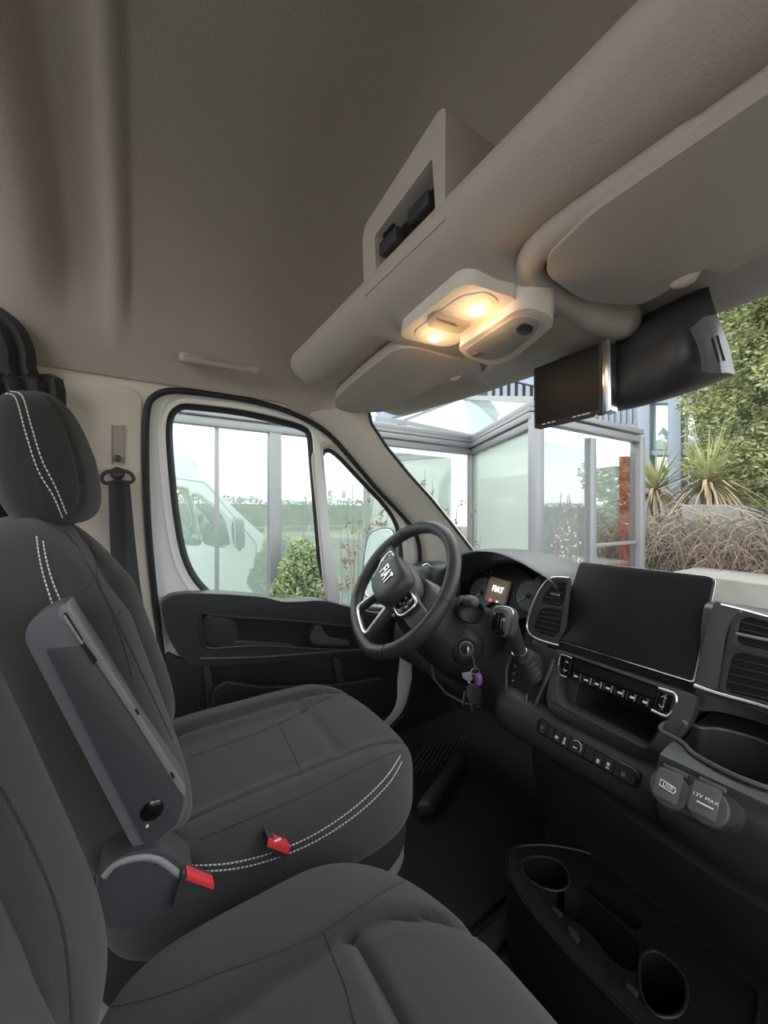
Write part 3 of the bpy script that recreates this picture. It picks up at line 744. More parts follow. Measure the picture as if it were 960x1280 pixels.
# ---- air vents
def vent(name, outer_px, zones, chrome_px, cw=.0035):
    e = part_of(name, dash, UF(*outer_px[0]))
    oc = [(p.x, p.y) for p in outer_px]
    M().prism([UF(x, y, .008) for x, y in oc], -FN*.012, [[UF(p.x, p.y, .008) for p in z] for z, _, _ in zones]).obj('vent_bezel', BLK2, e, bevel=.0015, ang=60)
    for z, n, (ax0, ax1, ay0, ay1) in zones:
        M().prism([UF(p.x, p.y, .0022) for p in z], -FN*.001).obj('vent_back', DARK, e)
        xs_ = [p.x for p in z]
        for k in range(n):
            t = (k+.6)/n
            a = (ax0[0]+(ax1[0]-ax0[0])*t, ax0[1]+(ax1[1]-ax0[1])*t); b = (ay0[0]+(ay1[0]-ay0[0])*t, ay0[1]+(ay1[1]-ay0[1])*t)
            A = UF(*a, .0055); B = UF(*b, .0055); d = (B-A).normalized(); R = Matrix((d, FN.cross(d).normalized(), FN)).transposed()
            M().box((A+B)/2, ((B-A).length, .0016, .007), R).obj('slat', BLK2, e, bevel=.0005)
        A = UF((ax0[0]*.5+ay0[0]*.5), (ax0[1]*.5+ay0[1]*.5), .003)
    M().tube([UF(x, y, .009) for x, y in [(p.x, p.y) for p in chrome_px]], cw, 8).obj('chrome_trim', CHR, e)
    return e
o1 = fillet([(711,724),(690,724),(676,738),(661,772),(660,792),(668,799),(697,807),(704,790)], [2,8,12,14,8,6,2,2])
z1 = fillet([(708,729),(694,729),(684,738),(676,752),(680,756),(702,759),(706,750)], [3,8,6,4,4,4,3])
z2 = fillet([(703,766),(700,764),(680,760),(672,768),(666,785),(669,790),(690,798),(699,792)], [3,3,5,8,5,5,5,4])
v1_ = vent('air_vent', o1, [(z1, 4, ((690,731),(678,756),(707,731),(702,759))), (z2, 5, ((679,762),(668,790),(704,766),(697,797)))],
     cr([(712,724),(692,723),(680,731),(668,752),(659,778),(661,792),(672,800),(690,806),(699,808)], 4, False), .0030)
M().box(UF(694,744,.010), (.022,.006,.004), None).obj('vent_tab', GREY, v1_, bevel=.001)
o2 = fillet([(1060,800),(930,763),(915,775),(905,820),(898,865),(905,872),(1050,915)], [2,14,10,10,8,6,2])
z3 = fillet([(1050,802),(935,772),(925,776),(921,800),(926,806),(1045,835)], [2,8,6,6,4,2])
z4 = fillet([(1045,846),(925,816),(915,820),(906,860),(911,866),(1040,898)], [2,8,6,6,4,2])
v2_ = vent('air_vent', o2, [(z3, 4, ((928,774),(922,806),(1048,804),(1044,834))), (z4, 5, ((918,818),(907,866),(1044,848),(1040,896)))],
     cr([(868,858),(882,863),(900,869),(940,880),(980,892),(1060,916)], 4, False), .0042)
M().box(UF(940,797,.010), (.040,.006,.004), None).obj('vent_tab', GREY, v2_, bevel=.001)
M().prism([UF(x, y, .006) for x, y in fillet([(893,752),(925,762),(908,790),(898,864),(868,856),(880,800)], [4,6,10,4,4,10])], -FN*.01).obj('side_panel', DGR, dash, bevel=.002)
M().tube([U(x, y, Z=-.157) for x, y in ((902,757),(930,764),(1060,800))], .0022, 6).obj('dash_seam', CHR, dash)
# ---- instrument binnacle
LIP = [(552,722),(556,711),(566,700),(580,692),(600,688),(625,690),(650,699),(672,711),(690,722),(700,735)]
lipY = [.90,.89,.875,.865,.855,.85,.845,.84,.84,.84]
l0 = [U(x, y, Y=Y_) for (x, y), Y_ in zip(LIP, lipY)]
l_in = [V((p.x*.985-.012*(1 if p.x > -.8 else -1)*.5, p.y+.004, p.z-.014)) for p in l0]
deep = [V((-.80+(p.x+.80)*.80, 1.0, -.30+(p.z+.30)*.72)) for p in l0]
backr = [V((-.80+(p.x+.80)*1.12, 1.18, min(p.z-.05, -.17))) for p in l0]
midb = [V((-.80+(p.x+.80)*1.05, 1.0, p.z-.008)) for p in l0]
M().grid(csurf([backr, midb, l0, l_in, deep], 4, 4)).obj('binnacle_hood', BLK2, dash)
clu = part_of('instrument_cluster', dash, (-.82, 1.0, -.32))
M().box((-.80, 1.085, -.275), (.46, .10, .20)).obj('cluster_housing', DARK, clu)
def UC(x, y, off=0): return U(x, y, P=(V((0, .985-off, -.25)), V((0, -.94, .34)).normalized()))
M().prism([UC(x, y) for x, y in cr([(560,745),(566,722),(578,706),(600,700),(625,702),(650,712),(668,728),(676,742),(672,760),(650,775),(600,775),(570,768)], 4)], (0, .01, 0)).obj('cluster_plate', SCR, clu)
for gx, gy, rr in ((603,742,.052), (661,746,.050)):
    c = UC(gx, gy, .006); ax = V((0, -.94, .34))
    M().lathe([(rr,-.004),(rr,.003),(rr*.94,.005),(rr*.90,.001),(rr*.9,-.004)], c, ax, 36).obj('gauge_ring', mat('gauge_grey', (.10,.11,.11), .4), clu)
    M().lathe([(0,.0),(rr*.9,.0),(rr*.9,.0008),(0,.0008)], c, ax, 36).obj('gauge_face', mat('gauge_face', (.05,.07,.07), .35), clu)
    for k in range(11):
        a = math.radians(215 - k*25); R = frame(ax); d1 = R @ V((math.cos(a), math.sin(a), 0))
        M().tube([c + d1*rr*.74 + ax*.0018, c + d1*rr*.85 + ax*.0018], .0006, 4).obj('tick_mark', WPR, clu)
    M().tube([c+ax*.004, c + frame(ax) @ V((-.6*rr, -.45*rr, .004))], .0009, 5).obj('needle', WPR, clu)
    M().lathe([(0,0),(.008,0),(.007,.006),(0,.006)], c, ax, 14).obj('needle_hub', PIANO, clu)
dq = [UC(613,722,.012), UC(637,729,.012), UC(630,757,.012), UC(606,751,.012)]
M().prism(fillet(dq, .002), (0, .01, 0)).obj('info_display', mat('amber_grey_display', (.16,.12,.09), .4, emit=(.30,.21,.14), estr=.08), clu)
dr = (dq[1]-dq[0]).normalized(); du = (dq[0]-dq[3]).normalized()
LIT = mat('lit_white', (.9,.9,.95), .5, emit=(.9,.92,1), estr=1.6); LITR = mat('lit_red', (.8,.05,.08), .5, emit=(.9,.05,.1), estr=1.0)
text('display_lettering', 'FIAT', .0205, UC(622,738,.0145), dr, du, LIT, clu, bold=0, sy=1.35)
M().lathe([(0,0),(.0055,0),(.0055,.001),(0,.001)], UC(613,751,.014), (0,-.94,.34), 14).obj('warning_symbol', LITR, clu)
M().box(UC(621,753,.014), (.006,.001,.003)).obj('door_symbol', LIT, clu)
for x in (608, 614): M().box(UC(x,717,.006), (.004,.001,.002)).obj('indicator', WPR, clu)
# ---- column shroud, ignition, stalks
n_w = V((0, -math.cos(math.radians(33)), math.sin(math.radians(33))))
CW = V((-.858, .596, -.198))
col_ = part_of('steering_column', dash, CW - n_w*.15)
RW = Matrix((V((1,0,0)), n_w.cross(V((1,0,0))), n_w)).transposed()
prof_c = []
rows = []
for k, (h, rx, ry, dy) in enumerate(((.045,.045,.045,0),(.05,.060,.055,-.005),(.075,.080,.068,-.015),(.11,.095,.078,-.024),(.16,.105,.085,-.030),(.22,.115,.10,-.035),(.32,.13,.12,-.03))):
    r = []
    for i in range(28):
        a = 2*math.pi*i/28; c, s_ = math.cos(a), math.sin(a); p = 3
        q = (abs(c)**p+abs(s_)**p)**(1/p)
        r.append(CW + RW @ V((rx*c/q, ry*s_/q + dy, -h)))
    rows.append(r)
M().grid(csurf(rows, 3, 1, cv=True), cv=True, cap=True).obj('column_shroud', BLK2, col_)
ig = U(582, 810, X=-.745); ia = V((.80, -.58, .10)).normalized()
M().lathe([(.052,-.05),(.050,-.012),(.045,.0),(.036,.008),(.026,.012),(.020,.008),(.018,.010),(.016,.012),(0,.012)], ig, ia, 30).obj('ignition_collar', BLK, col_)
M().lathe([(.018,.006),(.0185,.014),(.0165,.015),(.016,.011),(.0,.011)], ig, ia, 24).obj('ignition_ring', GREY, col_)
stc = part_of('wiper_stalk', col_, U(590, 757, Y=.70)) if False else None
M().lathe([(.034,-.02),(.034,.0),(.030,.004),(.026,-.004),(0,-.012)], U(588,764,Y=.725), (.75,-.62,.15), 24, sx=1.1).obj('stalk_boot', BLK, col_)
a_, b_ = U(584,752,Y=.72), U(608,757,Y=.665)
dv_ = (b_-a_).normalized()
M().lathe([(0,-.04),(.012,-.04),(.012,0),(.0155,.004),(.0155,.012),(.0145,.013),(.0155,.014),(.0155,.022),(.0145,.023),(.0155,.024),(.0155,.034),(.0135,.040),(.0135,.052),(.010,.057),(0,.058)], a_, dv_, 18).obj('wiper_stalk', DGR, col_)
M().tube([CW - n_w*.09 + V((-.07,0,.0)), CW - n_w*.085 + V((-.15,-.01,.01)), CW - n_w*.075 + V((-.215,-.02,.02))], [.007,.007,.010], 8).obj('indicator_stalk', BLK2, col_)
# knee panel lower edge trim and side dash end vent
M().tube([U(x, y, Y=Y_) for x, y, Y_ in ((512,797,.79),(527,813,.785),(538,828,.785),(543,850,.785),(558,868,.79),(580,880,.80),(600,884,.80))], .0035, 6).obj('panel_edge', DGR, dash)
sv = part_of('side_vent', dash, U(545, 715, Y=.9))
M().pillow(U(544, 722, X=-1.06), (.05,.055,.055), 3, None, 10).obj('vent_pod', BLK2, sv)
M().tube([U(x, y, X=-1.03) for x, y in cr([(528,708),(534,706),(546,716),(548,724)], 4, False)], .0025, 6).obj('chrome_trim', CHR, sv)
# ---- gear selector plate, on the left of the stack
gs = part_of('selector_console', dash, U(650, 890, Y=.77))
gp_ = fillet([(650,800),(702,816),(694,838),(684,868),(668,893),(655,895),(640,884),(632,862),(634,835)], [14,8,10,14,10,8,12,14,14])
gpp = [U(p.x, p.y, Y=.795-.05*max(0, (p.y-805)/90)) for p in gp_]
M().prism(gpp, (0, .03, -.01)).obj('selector_plate', BLK, gs, bevel=.003, seg=3, ang=50)
M().tube([U(x, y, Y=Y_) for x, y, Y_ in ((651,800,.785),(640,818,.78),(633,838,.77),(633,862,.755),(643,884,.742),(656,893,.738))], .0045, 8).obj('selector_rim', DGR, gs)
M().tube([U(x, y, Y=Y_) for x, y, Y_ in ((692,826,.775),(684,848,.765),(670,880,.745),(663,890,.738),(655,886,.738),(659,868,.75))], .004, 8).obj('selector_rim', DGR, gs)
for k, ch in enumerate('+DNR'):
    text('gear_letter', ch, .0085, U(641+k*1.5, 852-k*9, Y=.752+.006*k), (1,0,0), (0,.3,1), GSY if k else WPR, gs)
gl = part_of('gear_lever', dash, U(662, 835, Y=.77))
M().lathe([(.034,0),(.030,.012),(.020,.030),(.017,.05)], U(668,838,Y=.782), (U(640,795,Y=.70)-U(668,838,Y=.782)), 16, sx=1.0, sy=1.25).obj('lever_boot', LEATH, gl)
for k in range(4):
    r_ = .030 - k*.004; a = U(668,838,Y=.782); d = (U(640,795,Y=.70)-a).normalized(); R = frame(d)
    M().tube([a + d*(.006+k*.011) + R @ V((r_*math.cos(t)*1.03, r_*1.25*math.sin(t), 0)) for t in [2*math.pi*i/20 for i in range(20)]], .0022, 5, closed=True).obj('boot_fold', LEATH, gl)
kb, kt = U(652,822,Y=.755), U(632,772,Y=.700)
kd = (kt-kb).normalized()
M().tube([kb, kb.lerp(kt,.25), kb.lerp(kt,.55), kb.lerp(kt,.85), kt], [.017,.016,.019,.022,.021], 14).obj('lever_grip', LEATH, gl)
M().tube([kb+kd*.014, kb+kd*.017], .0175, 16).obj('grip_ring', CHR, gl)
ktop = U(630,777,Y=.698)
M().pillow(ktop, (.028,.024,.033), 3.4, rotx(math.radians(-12)), 12).obj('lever_knob', DGR, gl)
M().pillow(ktop+V((.002,-.014,-.002)) + D(630,777)*-.0, (.020,.015,.026), 3.2, rotx(math.radians(-12)), 12).obj('knob_face', PIANO, gl)
M().tube([U(x, y, Y=.682) for x, y in cr([(617,766),(622,760),(634,760),(641,766),(640,780),(634,795),(628,797)], 4, False)], .0020, 8).obj('knob_trim', CHR, gl)
# ---- twin sockets on the shelf nose
sk = part_of('socket_mount', dash, U(860, 1000, Y=.67))
SQ = [(823,972),(836,960),(852,964),(905,992),(924,1008),(926,1024),(912,1034),(880,1030),(836,1006),(822,990)]
SPn = V((-.05, -.78, .60)).normalized(); SPp = (U(862, 996, Y=.648), SPn)
M().prism([U(p.x, p.y, P=SPp) for p in cr(SQ, 4)], -SPn*.05).obj('mount_body', BLK2, sk, bevel=.006, seg=3, ang=50)
for (x, y), lab in (((838,988), 'USB'), ((884,1007), '12V')):
    c = U(x, y, P=SPp); e = V((1, 0, 0)); e = (e - SPn*e.dot(SPn)).normalized(); f = SPn.cross(e); f = f if f.z > 0 else -f
    cap = M().lathe([(.0245,-.01),(.0245,.004),(.0235,.006),(0,.006)], c, SPn, 30, up=f).obj('socket_cap', DGR, sk, bevel=.0008)
    M().prism(fillet([c + e*a*.001 + f*b*.001 + SPn*.006 for a, b in ((-16,22),(14,24),(14,-17),(-16,-17))], .004), SPn*.0035).obj('cap_tab', mat('cap_grey', (.10,.10,.11), .5), sk, bevel=.001)
    M().box(c + f*.026 + e*.002 + SPn*.004, (.030,.006,.006), Matrix((e, f, SPn)).transposed()).obj('cap_hinge', DGR, sk, bevel=.001)
    if lab == 'USB':
        M().tube([c + e*a + f*b + SPn*.0098 for a, b in ((-.010,-.002),(.008,-.004),(.010,.0),(.008,.004),(-.010,.006))], .0008, 5, closed=True).obj('cap_symbol', WPR, sk)
        text('cap_lettering', 'USB', .007, c + SPn*.0098 + f*.001, e, f, WPR, sk)
    else:
        text('cap_lettering', '12V MAX', .0065, c + SPn*.0098 + f*.005, e, f, WPR, sk)
        M().tube([c + e*a - f*.003 + SPn*.0098 for a in (-.008, .010)], .0012, 5).obj('cap_symbol', WPR, sk)
# cup holder rim
cr_pts = [V((p.x, p.y, -.3645 - (0 if p.y > .69 else .001))) for p in cr([(-.295,.735),(-.300,.775),(-.285,.80),(-.262,.80),(-.24,.825),(-.19,.835),(-.13,.80),(-.105,.76),(-.13,.715),(-.18,.695),(-.235,.703),(-.262,.725)], 5)]
M().tube(cr_pts, .0035, 6, closed=True).obj('cup_rim', DGR, dash)
M().lathe([(.055,0),(.055,.004),(.048,.006),(.046,.003),(0,.003)], V((-.185,.765,-.468)), (0,0,1), 28).obj('cup_base', BLK2, dash)
# lower centre column under the dash
lc = M().grid(csurf([[V((x, y, z)) for y, z in pr] for x, pr in (
    (-.66, [(1.3,-.55),(.98,-.57),(.92,-.66),(.95,-.80),(1.0,-1.0),(1.4,-1.0)]),
    (-.60, [(1.3,-.55),(.88,-.56),(.84,-.66),(.90,-.80),(.95,-1.0),(1.4,-1.0)]),
    (-.30, [(1.3,-.55),(.80,-.54),(.80,-.66),(.88,-.80),(.95,-1.0),(1.4,-1.0)]),
    (-.05, [(1.3,-.55),(.78,-.52),(.76,-.66),(.86,-.80),(.98,-1.0),(1.4,-1.0)]),
    (.35, [(1.3,-.55),(.78,-.52),(.78,-.66),(.90,-.80),(1.0,-1.0),(1.4,-1.0)]))], 3, 3), cap=True).obj('lower_panel', BLK, dash)
# ============ steering wheel ==================================================
sw = thing('steering_wheel', 'black leather steering wheel with satin chrome spokes, turned slightly', 'steering wheel', CW)
RWr = RW @ Matrix.Rotation(math.radians(-30), 3, 'Z')
def WP(x, y, z=0): return CW + RWr @ V((x, y, z))
NR = 72; rp = []
for i in range(NR):
    a = 2*math.pi*i/NR; r = .184; x, y = r*math.cos(a), r*math.sin(a)
    if y < -.15: y = -.15 - (-.15-y)*.6
    rp.append(WP(x, y, 0))
th_ = [.0182 + .002*max(0, math.cos(2*(2*math.pi*i/NR)))**3 for i in range(NR)]
M().tube(rp, th_, 14, closed=True).obj('rim', LEATH, sw)
for a in (28, 152, 215, 325):
    a = math.radians(a); c = V((.184*math.cos(a), .184*math.sin(a), 0)); tdir = V((-math.sin(a), math.cos(a), 0)); rd = V((math.cos(a), math.sin(a), 0))
    if c.y < -.15: continue
    M().tube([WP(*(c + (rd*math.cos(t) + V((0,0,1))*math.sin(t))*.0190)) for t in [2*math.pi*i/16 for i in range(16)]], .0009, 4, closed=True).obj('rim_seam', DARK, sw)
# hub and airbag pad
pad = M(); 
def padfn(v, u):
    x, y, z = v; x *= 1 - .22*max(0, -u.y)**1.5; y -= .0*abs(u.x); return (x, y, z)
pad.pillow(WP(0, -.004, .026), (.072, .060, .030), 3.4, RWr, 18, padfn)
pad.obj('airbag_pad', BLK2, sw)
M().pillow(WP(0, -.006, -.006), (.082, .062, .034), 3, RWr, 14, padfn).obj('hub', DGR, sw)
fr_ = [(-.022,.026),(.022,.026)]
text('emblem_lettering', 'FIAT', .026, WP(0, .004, .0575), RWr @ V((1,0,0)), RWr @ V((0,1,0)), CHR, sw, depth=.0012, bold=.0002, sy=1.9)
def spoke(pts, z0, z1, name, mt, bev=.003): 
    return M().prism([WP(x, y, z0) for x, y in cr(pts, 3)], RWr @ V((0, 0, z1-z0))).obj(name, mt, sw, bevel=bev)
for sg in (-1, 1):
    spoke([(sg*.055,.030),(sg*.10,.030),(sg*.172,.034),(sg*.172,-.012),(sg*.12,-.026),(sg*.055,-.034)], -.012, .010, 'spoke', BLK2)
    cl = [(sg*.072,.022),(sg*.118,.026),(sg*.124,.0),(sg*.110,-.024),(sg*.076,-.028),(sg*.068,0)]
    spoke([(x*.985, y*1.0) for x, y in cl], .006, .019, 'button_pad', PIANO, .002)
    M().tube([WP(x, y, .018) for x, y in cr([(x, y*1.12) for x, y in cl[:5]], 5, False)], .0036, 8).obj('chrome_frame', CHR, sw)
    for dx, dy in ((.085,.010),(.105,.010),(.085,-.010),(.103,-.010),(.095,0)):
        M().pillow(WP(sg*dx, dy, .020), (.006,.005,.003), 3, RWr, 4).obj('wheel_button', BLK, sw)
        M().box(WP(sg*dx, dy, .0233), (.004,.0012,.0006), RWr).obj('button_symbol', WPR, sw)
# open lower spoke: two arms and the chrome U
for sg in (-1, 1):
    spoke([(sg*.030,-.045),(sg*.050,-.045),(sg*.068,-.150),(sg*.050,-.156)], -.010, .008, 'lower_spoke', BLK2)
M().tube([WP(x, y, .010) for x, y in cr([(-.038,-.060),(-.052,-.120),(-.056,-.142),(-.040,-.150),(0,-.152),(.040,-.150),(.056,-.142),(.052,-.120),(.038,-.060)], 4, False)], .0055, 8).obj('chrome_frame', CHR, sw)
# ============ keys in the ignition ===========================================
ky = thing('key_bunch', 'bunch of keys with a purple tag hanging from the ignition', 'keys', U(592, 890, X=-.72))
k0 = ig + ia*.018
M().box(k0 + ia*.008, (.006,.022,.03), frame(ia)).obj('key_head', STEEL, ky, bevel=.002)
M().tube([k0+ia*.015, U(586,812,X=-.715), U(592,826,X=-.71), U(594,838,X=-.71)], [.004,.004,.0035,.003], 8).obj('key_fob_strap', STEEL, ky)
def ringm(c, r, nrm, t=.0012):
    R = frame(nrm); return M().tube([V(c) + R @ V((r*math.cos(a), r*math.sin(a), 0)) for a in [2*math.pi*i/22 for i in range(22)]], t, 6, closed=True)
ringm(U(594,842,X=-.708), .012, (1,-.4,.1)).obj('key_ring', STEEL, ky)
ringm(U(591,850,X=-.706), .014, (.6,-.9,0)).obj('key_ring', STEEL, ky)
def key(pts, X, mt, name='key'): return M().prism([U(x, y, X=X) for x, y in fillet(pts, 1.2)], (.0025, 0, 0)).obj(name, mt, ky, bevel=.0005)
key([(577,842),(588,840),(590,850),(585,853),(578,848)], -.712, GREY, 'fob')
M().pillow(U(598,850,X=-.70), (.010,.008,.016), 2.6, None, 8).obj('purple_tag', mat('purple_plastic', (.30,.12,.42), .4), ky)
key([(583,858),(597,856),(602,864),(600,880),(588,882),(582,870)], -.704, BLK2, 'key_head')
key([(589,880),(594,880),(594,893),(591,898),(588,890)], -.703, STEEL)
key([(600,868),(604,868),(603,884),(600,884)], -.70, STEEL)
key([(580,865),(584,868),(580,882),(577,882)], -.715, STEEL)
# ============ floor console tray =============================================
DKP = mat('deep_black_plastic', (.012,.012,.0125), .5, bump=.2, bscale=600)
fc = thing('floor_console', 'black floor console tray with two round cup wells', 'console', (-.42, .85, -.99))
def rr(cx, cy, rx, ry, z, ang=0, p=2.6, n=28):
    out = []
    for i in range(n):
        a = 2*math.pi*i/n; c, s_ = math.cos(a), math.sin(a); q = (abs(c)**p+abs(s_)**p)**(1/p)
        x, y = rx*c/q, ry*s_/q; out.append(V((cx + x*math.cos(ang)-y*math.sin(ang), cy + x*math.sin(ang)+y*math.cos(ang), z)))
    return out
TZ = -.80
trayo = [U(x, y, Z=TZ) for x, y in cr([(640,1062),(634,1085),(645,1112),(680,1160),(730,1215),(790,1275),(830,1310),(900,1320),(945,1280),(940,1200),(900,1150),(840,1110),(760,1075),(690,1058)], 4)]
tb = M().prism(trayo, (0, 0, -.18)).obj('tray_body', DKP, fc, bevel=.008, seg=3, ang=60)
def pxl(pts): return M().prism([U(x, y, Z=TZ) + V((0, 0, .02)) for x, y in cr(pts, 4)], (0, 0, -.12))
c1 = [(652,1082),(662,1073),(685,1073),(705,1085),(712,1105),(700,1115),(680,1112),(660,1100)]
c2 = [(800,1202),(815,1190),(835,1200),(856,1225),(858,1255),(845,1272),(820,1270),(802,1245)]
c3 = [(690,1120),(712,1112),(735,1120),(790,1170),(800,1190),(796,1215),(770,1205),(735,1165),(700,1140)]
c4 = [(730,1100),(740,1102),(800,1150),(798,1162),(788,1160),(732,1112)]
boolcut(tb, [pxl(c) for c in (c1, c2, c3, c4)])
for c in (c1, c2):
    M().tube([U(x, y, Z=TZ) + V((0,0,.0015)) for x, y in cr(c, 4)], .0025, 6, closed=True).obj('well_rim', BLK, fc)
M().tube([p + V((0,0,.001)) for p in trayo], .003, 6, closed=True).obj('tray_edge', DKP, fc)
for x, y in ((697,1141),(716,1166),(718,1172),(790,1238)):
    M().box(U(x, y, Z=TZ+.003), (.018,.01,.008)).obj('grip_clip', BLK2, fc, bevel=.002)
# floor mats, pedal area
fm = thing('floor_mat', 'black ribbed rubber mat in the driver footwell', 'mat', (-.85, .75, -.998))
M().prism([V((x, y, -.998)) for x, y in fillet([(-1.2,.40),(-.66,.40),(-.68,1.15),(-1.2,1.2)], .05)], (0, 0, .008)).obj('mat_base', CARP, fm, bevel=.002)
for k in range(9):
    a = U(508+k*7, 952-k*2, Z=-.985); b = U(530+k*6, 905+k*4, Z=-.985)
    M().tube([U(506+k*7, 970-k*1, Z=-.987), U(535+k*6, 930-k*1, Z=-.987)], .004, 6).obj('mat_rib', BLK2, fm)
M().box((-.62, .62, -.992), (.04,.5,.014)).obj('mat_border', BLK, fm, bevel=.004)
M().prism([U(x, y, Z=-.93) for x, y in ((520,1005),(540,1003),(580,945),(572,935))], (0,0,-.05)).obj('tunnel_edge', BLK2, fm, bevel=.01)
# ============ header: visors, lamp console, monitor, camera ===================
HN = V((0, .17, 1)).normalized()
def HPl(off=0.0): return (V((0, .60, .290 + off)), HN)
def UH(x, y, off=0.0): return U(x, y, P=HPl(off))
def visor(px, label):
    t = thing('sun_visor', label, 'sun visor', UH(*px[0]), 'sun visors folded against the header')
    M().prism([UH(x, y) for x, y in px], HN*.028).obj('visor_panel', BEIGE2, t, bevel=.006, seg=3, ang=60)
    return t
P2 = fillet([(1060,50),(880,172),(740,268),(684,322),(683,345),(730,378),(800,384),(838,362),(846,350),(884,336),(905,345),(1060,262)], [5,20,20,25,30,20,20,6,10,14,8,5], 6)
v2 = visor([(p.x, p.y) for p in P2], 'beige sun visor on the passenger side with a scooped finger notch')
P1 = fillet([(418,500),(452,470),(495,437),(520,436),(604,461),(584,474),(576,474),(562,480),(554,480),(482,516),(440,518),(420,512)], [6,14,16,12,8,4,2,6,2,12,8,6], 6)
v1 = visor([(p.x, p.y) for p in P1], 'beige sun visor on the driver side above the left end of the windscreen')
for par, a, b, w in ((v2, (836,356), (876,338), .007), (v1, (562,474), (579,468), .005)):
    A, B = UH(*a, .004), UH(*b, .004)
    M().tube([A, A.lerp(B, .25)-HN*.004, A.lerp(B, .5)-HN*.006, A.lerp(B, .75)-HN*.004, B], [w*.3, w, w*1.1, w, w*.3], 10).obj('finger_notch', BEIGE2, par)
# rolled edges moulded into the header
M().tube([UH(x, y, .024) for x, y in cr([(1080,20),(960,108),(860,176),(760,244),(700,286),(668,318),(664,345),(690,368),(735,390),(775,402),(800,404)], 4, False)],
         [.016]*8+[.019]*16+[.023]*8+[.028]*4+[.030,.028,.024,.017,.006], 16).obj('visor_surround', BEIGE2, hs)
M().prism([UH(p.x, p.y, .002) for p in fillet([(640,440),(700,392),(760,412),(780,418),(764,428),(664,462),(655,470),(600,470)], 4)], HN*.03).obj('front_flap', BEIGE2, hs, bevel=.004)
M().box(U(381, 466, X=-1.03), (.008,.02,.02)).obj('end_bracket', BLK, hs, bevel=.002)
lc_ = thing('reading_lamp_console', 'beige roof console with two glowing amber reading lamps', 'lamp', UH(570, 400))
M().prism([UH(p.x, p.y, -.012) for p in fillet([(500,417),(572,359),(590,356),(642,373),(646,381),(566,434),(548,434),(504,424)], [6,8,10,8,6,10,10,4])], HN*.03).obj('console_base', BEIGE, lc_, bevel=.004, seg=3, ang=50)
M().prism([UH(p.x, p.y, -.0135) for p in fillet([(518,415),(575,372),(608,366),(625,378),(610,394),(562,427),(545,430),(520,424)], [6,10,10,8,8,8,8,4])], HN*.004).obj('lamp_panel', BEIGE, lc_, bevel=.001)
LAMP = mat('amber_lamp_lens', (1,.75,.4), .3, emit=(1.0,.42,.12), estr=1.3)
LAMPC = mat('lamp_filament_glow', (1,.9,.6), .3, emit=(1.0,.80,.38), estr=4)
for x, y, w in ((597,386,.021), (545,421,.018)):
    c = UH(x, y, -.0145)
    M().lathe([(0,0),(w,0),(w*.92,.003),(w*.6,.006),(0,.007)], c, -HN, 24, sx=1.1, sy=.82).obj('lamp_lens', LAMP, lc_)
    M().lathe([(0,.0055),(w*.50,.0055),(w*.42,.0078),(0,.0085)], c, -HN, 16, sx=1.1, sy=.8).obj('lamp_bulb', LAMPC, lc_)
    ld = bpy.data.lights.new('lamp_light', 'POINT'); ld.energy = .06; ld.color = (1,.62,.30); ld.shadow_soft_size = .012
    lo = bpy.data.objects.new('lamp_light', ld); COL.objects.link(lo); lo.location = c - HN*.03 + O
M().prism([UH(p.x, p.y, -.016) for p in fillet([(534,402),(548,391),(586,402),(590,408),(574,419),(536,410)], [4,5,4,3,4,4])], HN*.006).obj('lamp_switch', BEIGE2, lc_, bevel=.0015)
for k in range(7):
    M().tube([UH(546+k*3.6, 398.5+k*1.1, -.0165), UH(549+k*3.6, 403+k*1.1, -.0165)], .0005, 4).obj('switch_slot', DARK, lc_)
ac = thing('roof_sensor_pod', 'beige roof pod with dark square sensor next to the reading lamps', 'sensor pod', UH(630, 425))
M().prism([UH(p.x, p.y, -.030) for p in fillet([(572,436),(644,389),(664,385),(690,396),(692,408),(640,452),(612,458),(582,448)], [5,8,10,8,8,14,8,6])], HN*.045).obj('pod_body', BEIGE, ac, bevel=.006, seg=4, ang=50)
M().prism([UH(p.x, p.y, -.032) for p in fillet([(580,439),(642,398),(664,397),(676,404),(668,420),(634,446),(610,452),(588,446)], [4,8,6,5,8,10,6,5])], HN*.004).obj('pod_cover', BEIGE2, ac, bevel=.0012)
M().prism([UH(p.x, p.y, -.034) for p in fillet([(645,411),(654,406),(666,410),(666,416),(656,421),(646,417)], 3)], HN*.003).obj('square_sensor', BLK2, ac, bevel=.001)
M().lathe([(0,0),(.007,0),(.006,.002),(0,.002)], UH(595,444,-.0325), -HN, 18, sx=1.2, sy=.8).obj('round_sensor', mat('sensor_brown', (.16,.13,.12), .4), ac)
# rear-view monitor
mo = thing('mirror_monitor', 'black rear-view monitor with silver edge hanging below the header', 'monitor', U(710, 500, Y=.62))
mq = [U(667,462,Y=.62), U(752,429,Y=.62), U(752,517,Y=.62), U(668,537,Y=.62)]
M().prism(fillet(mq, .003), (0, .016, 0)).obj('monitor_body', BLK, mo, bevel=.002)
cm = sum(mq, V((0,0,0)))/4
M().prism([cm + (p-cm)*.93 + V((0,-.0006,.003)) for p in mq], (0, .001, 0)).obj('monitor_screen', SCR, mo)
M().prism([U(x, y, Y=.616) for x, y in ((752,427),(763,423),(764,514),(753,518))], (0, .02, 0)).obj('silver_edge', CHR, mo, bevel=.001)
for k, (x, y) in enumerate(((680,531),(686,529.5),(692,528),(718,522),(724,520.5),(730,519),(735,517.6))):
    M().box(U(x, y, Y=.619), (.006,.001,.0018)).obj('key_print', WPR, mo)
M().lathe([(0,0),(.0035,0),(.003,.004),(0,.004)], U(747,522,Y=.62), (0,-1,0), 12).obj('monitor_knob', STEEL, mo)
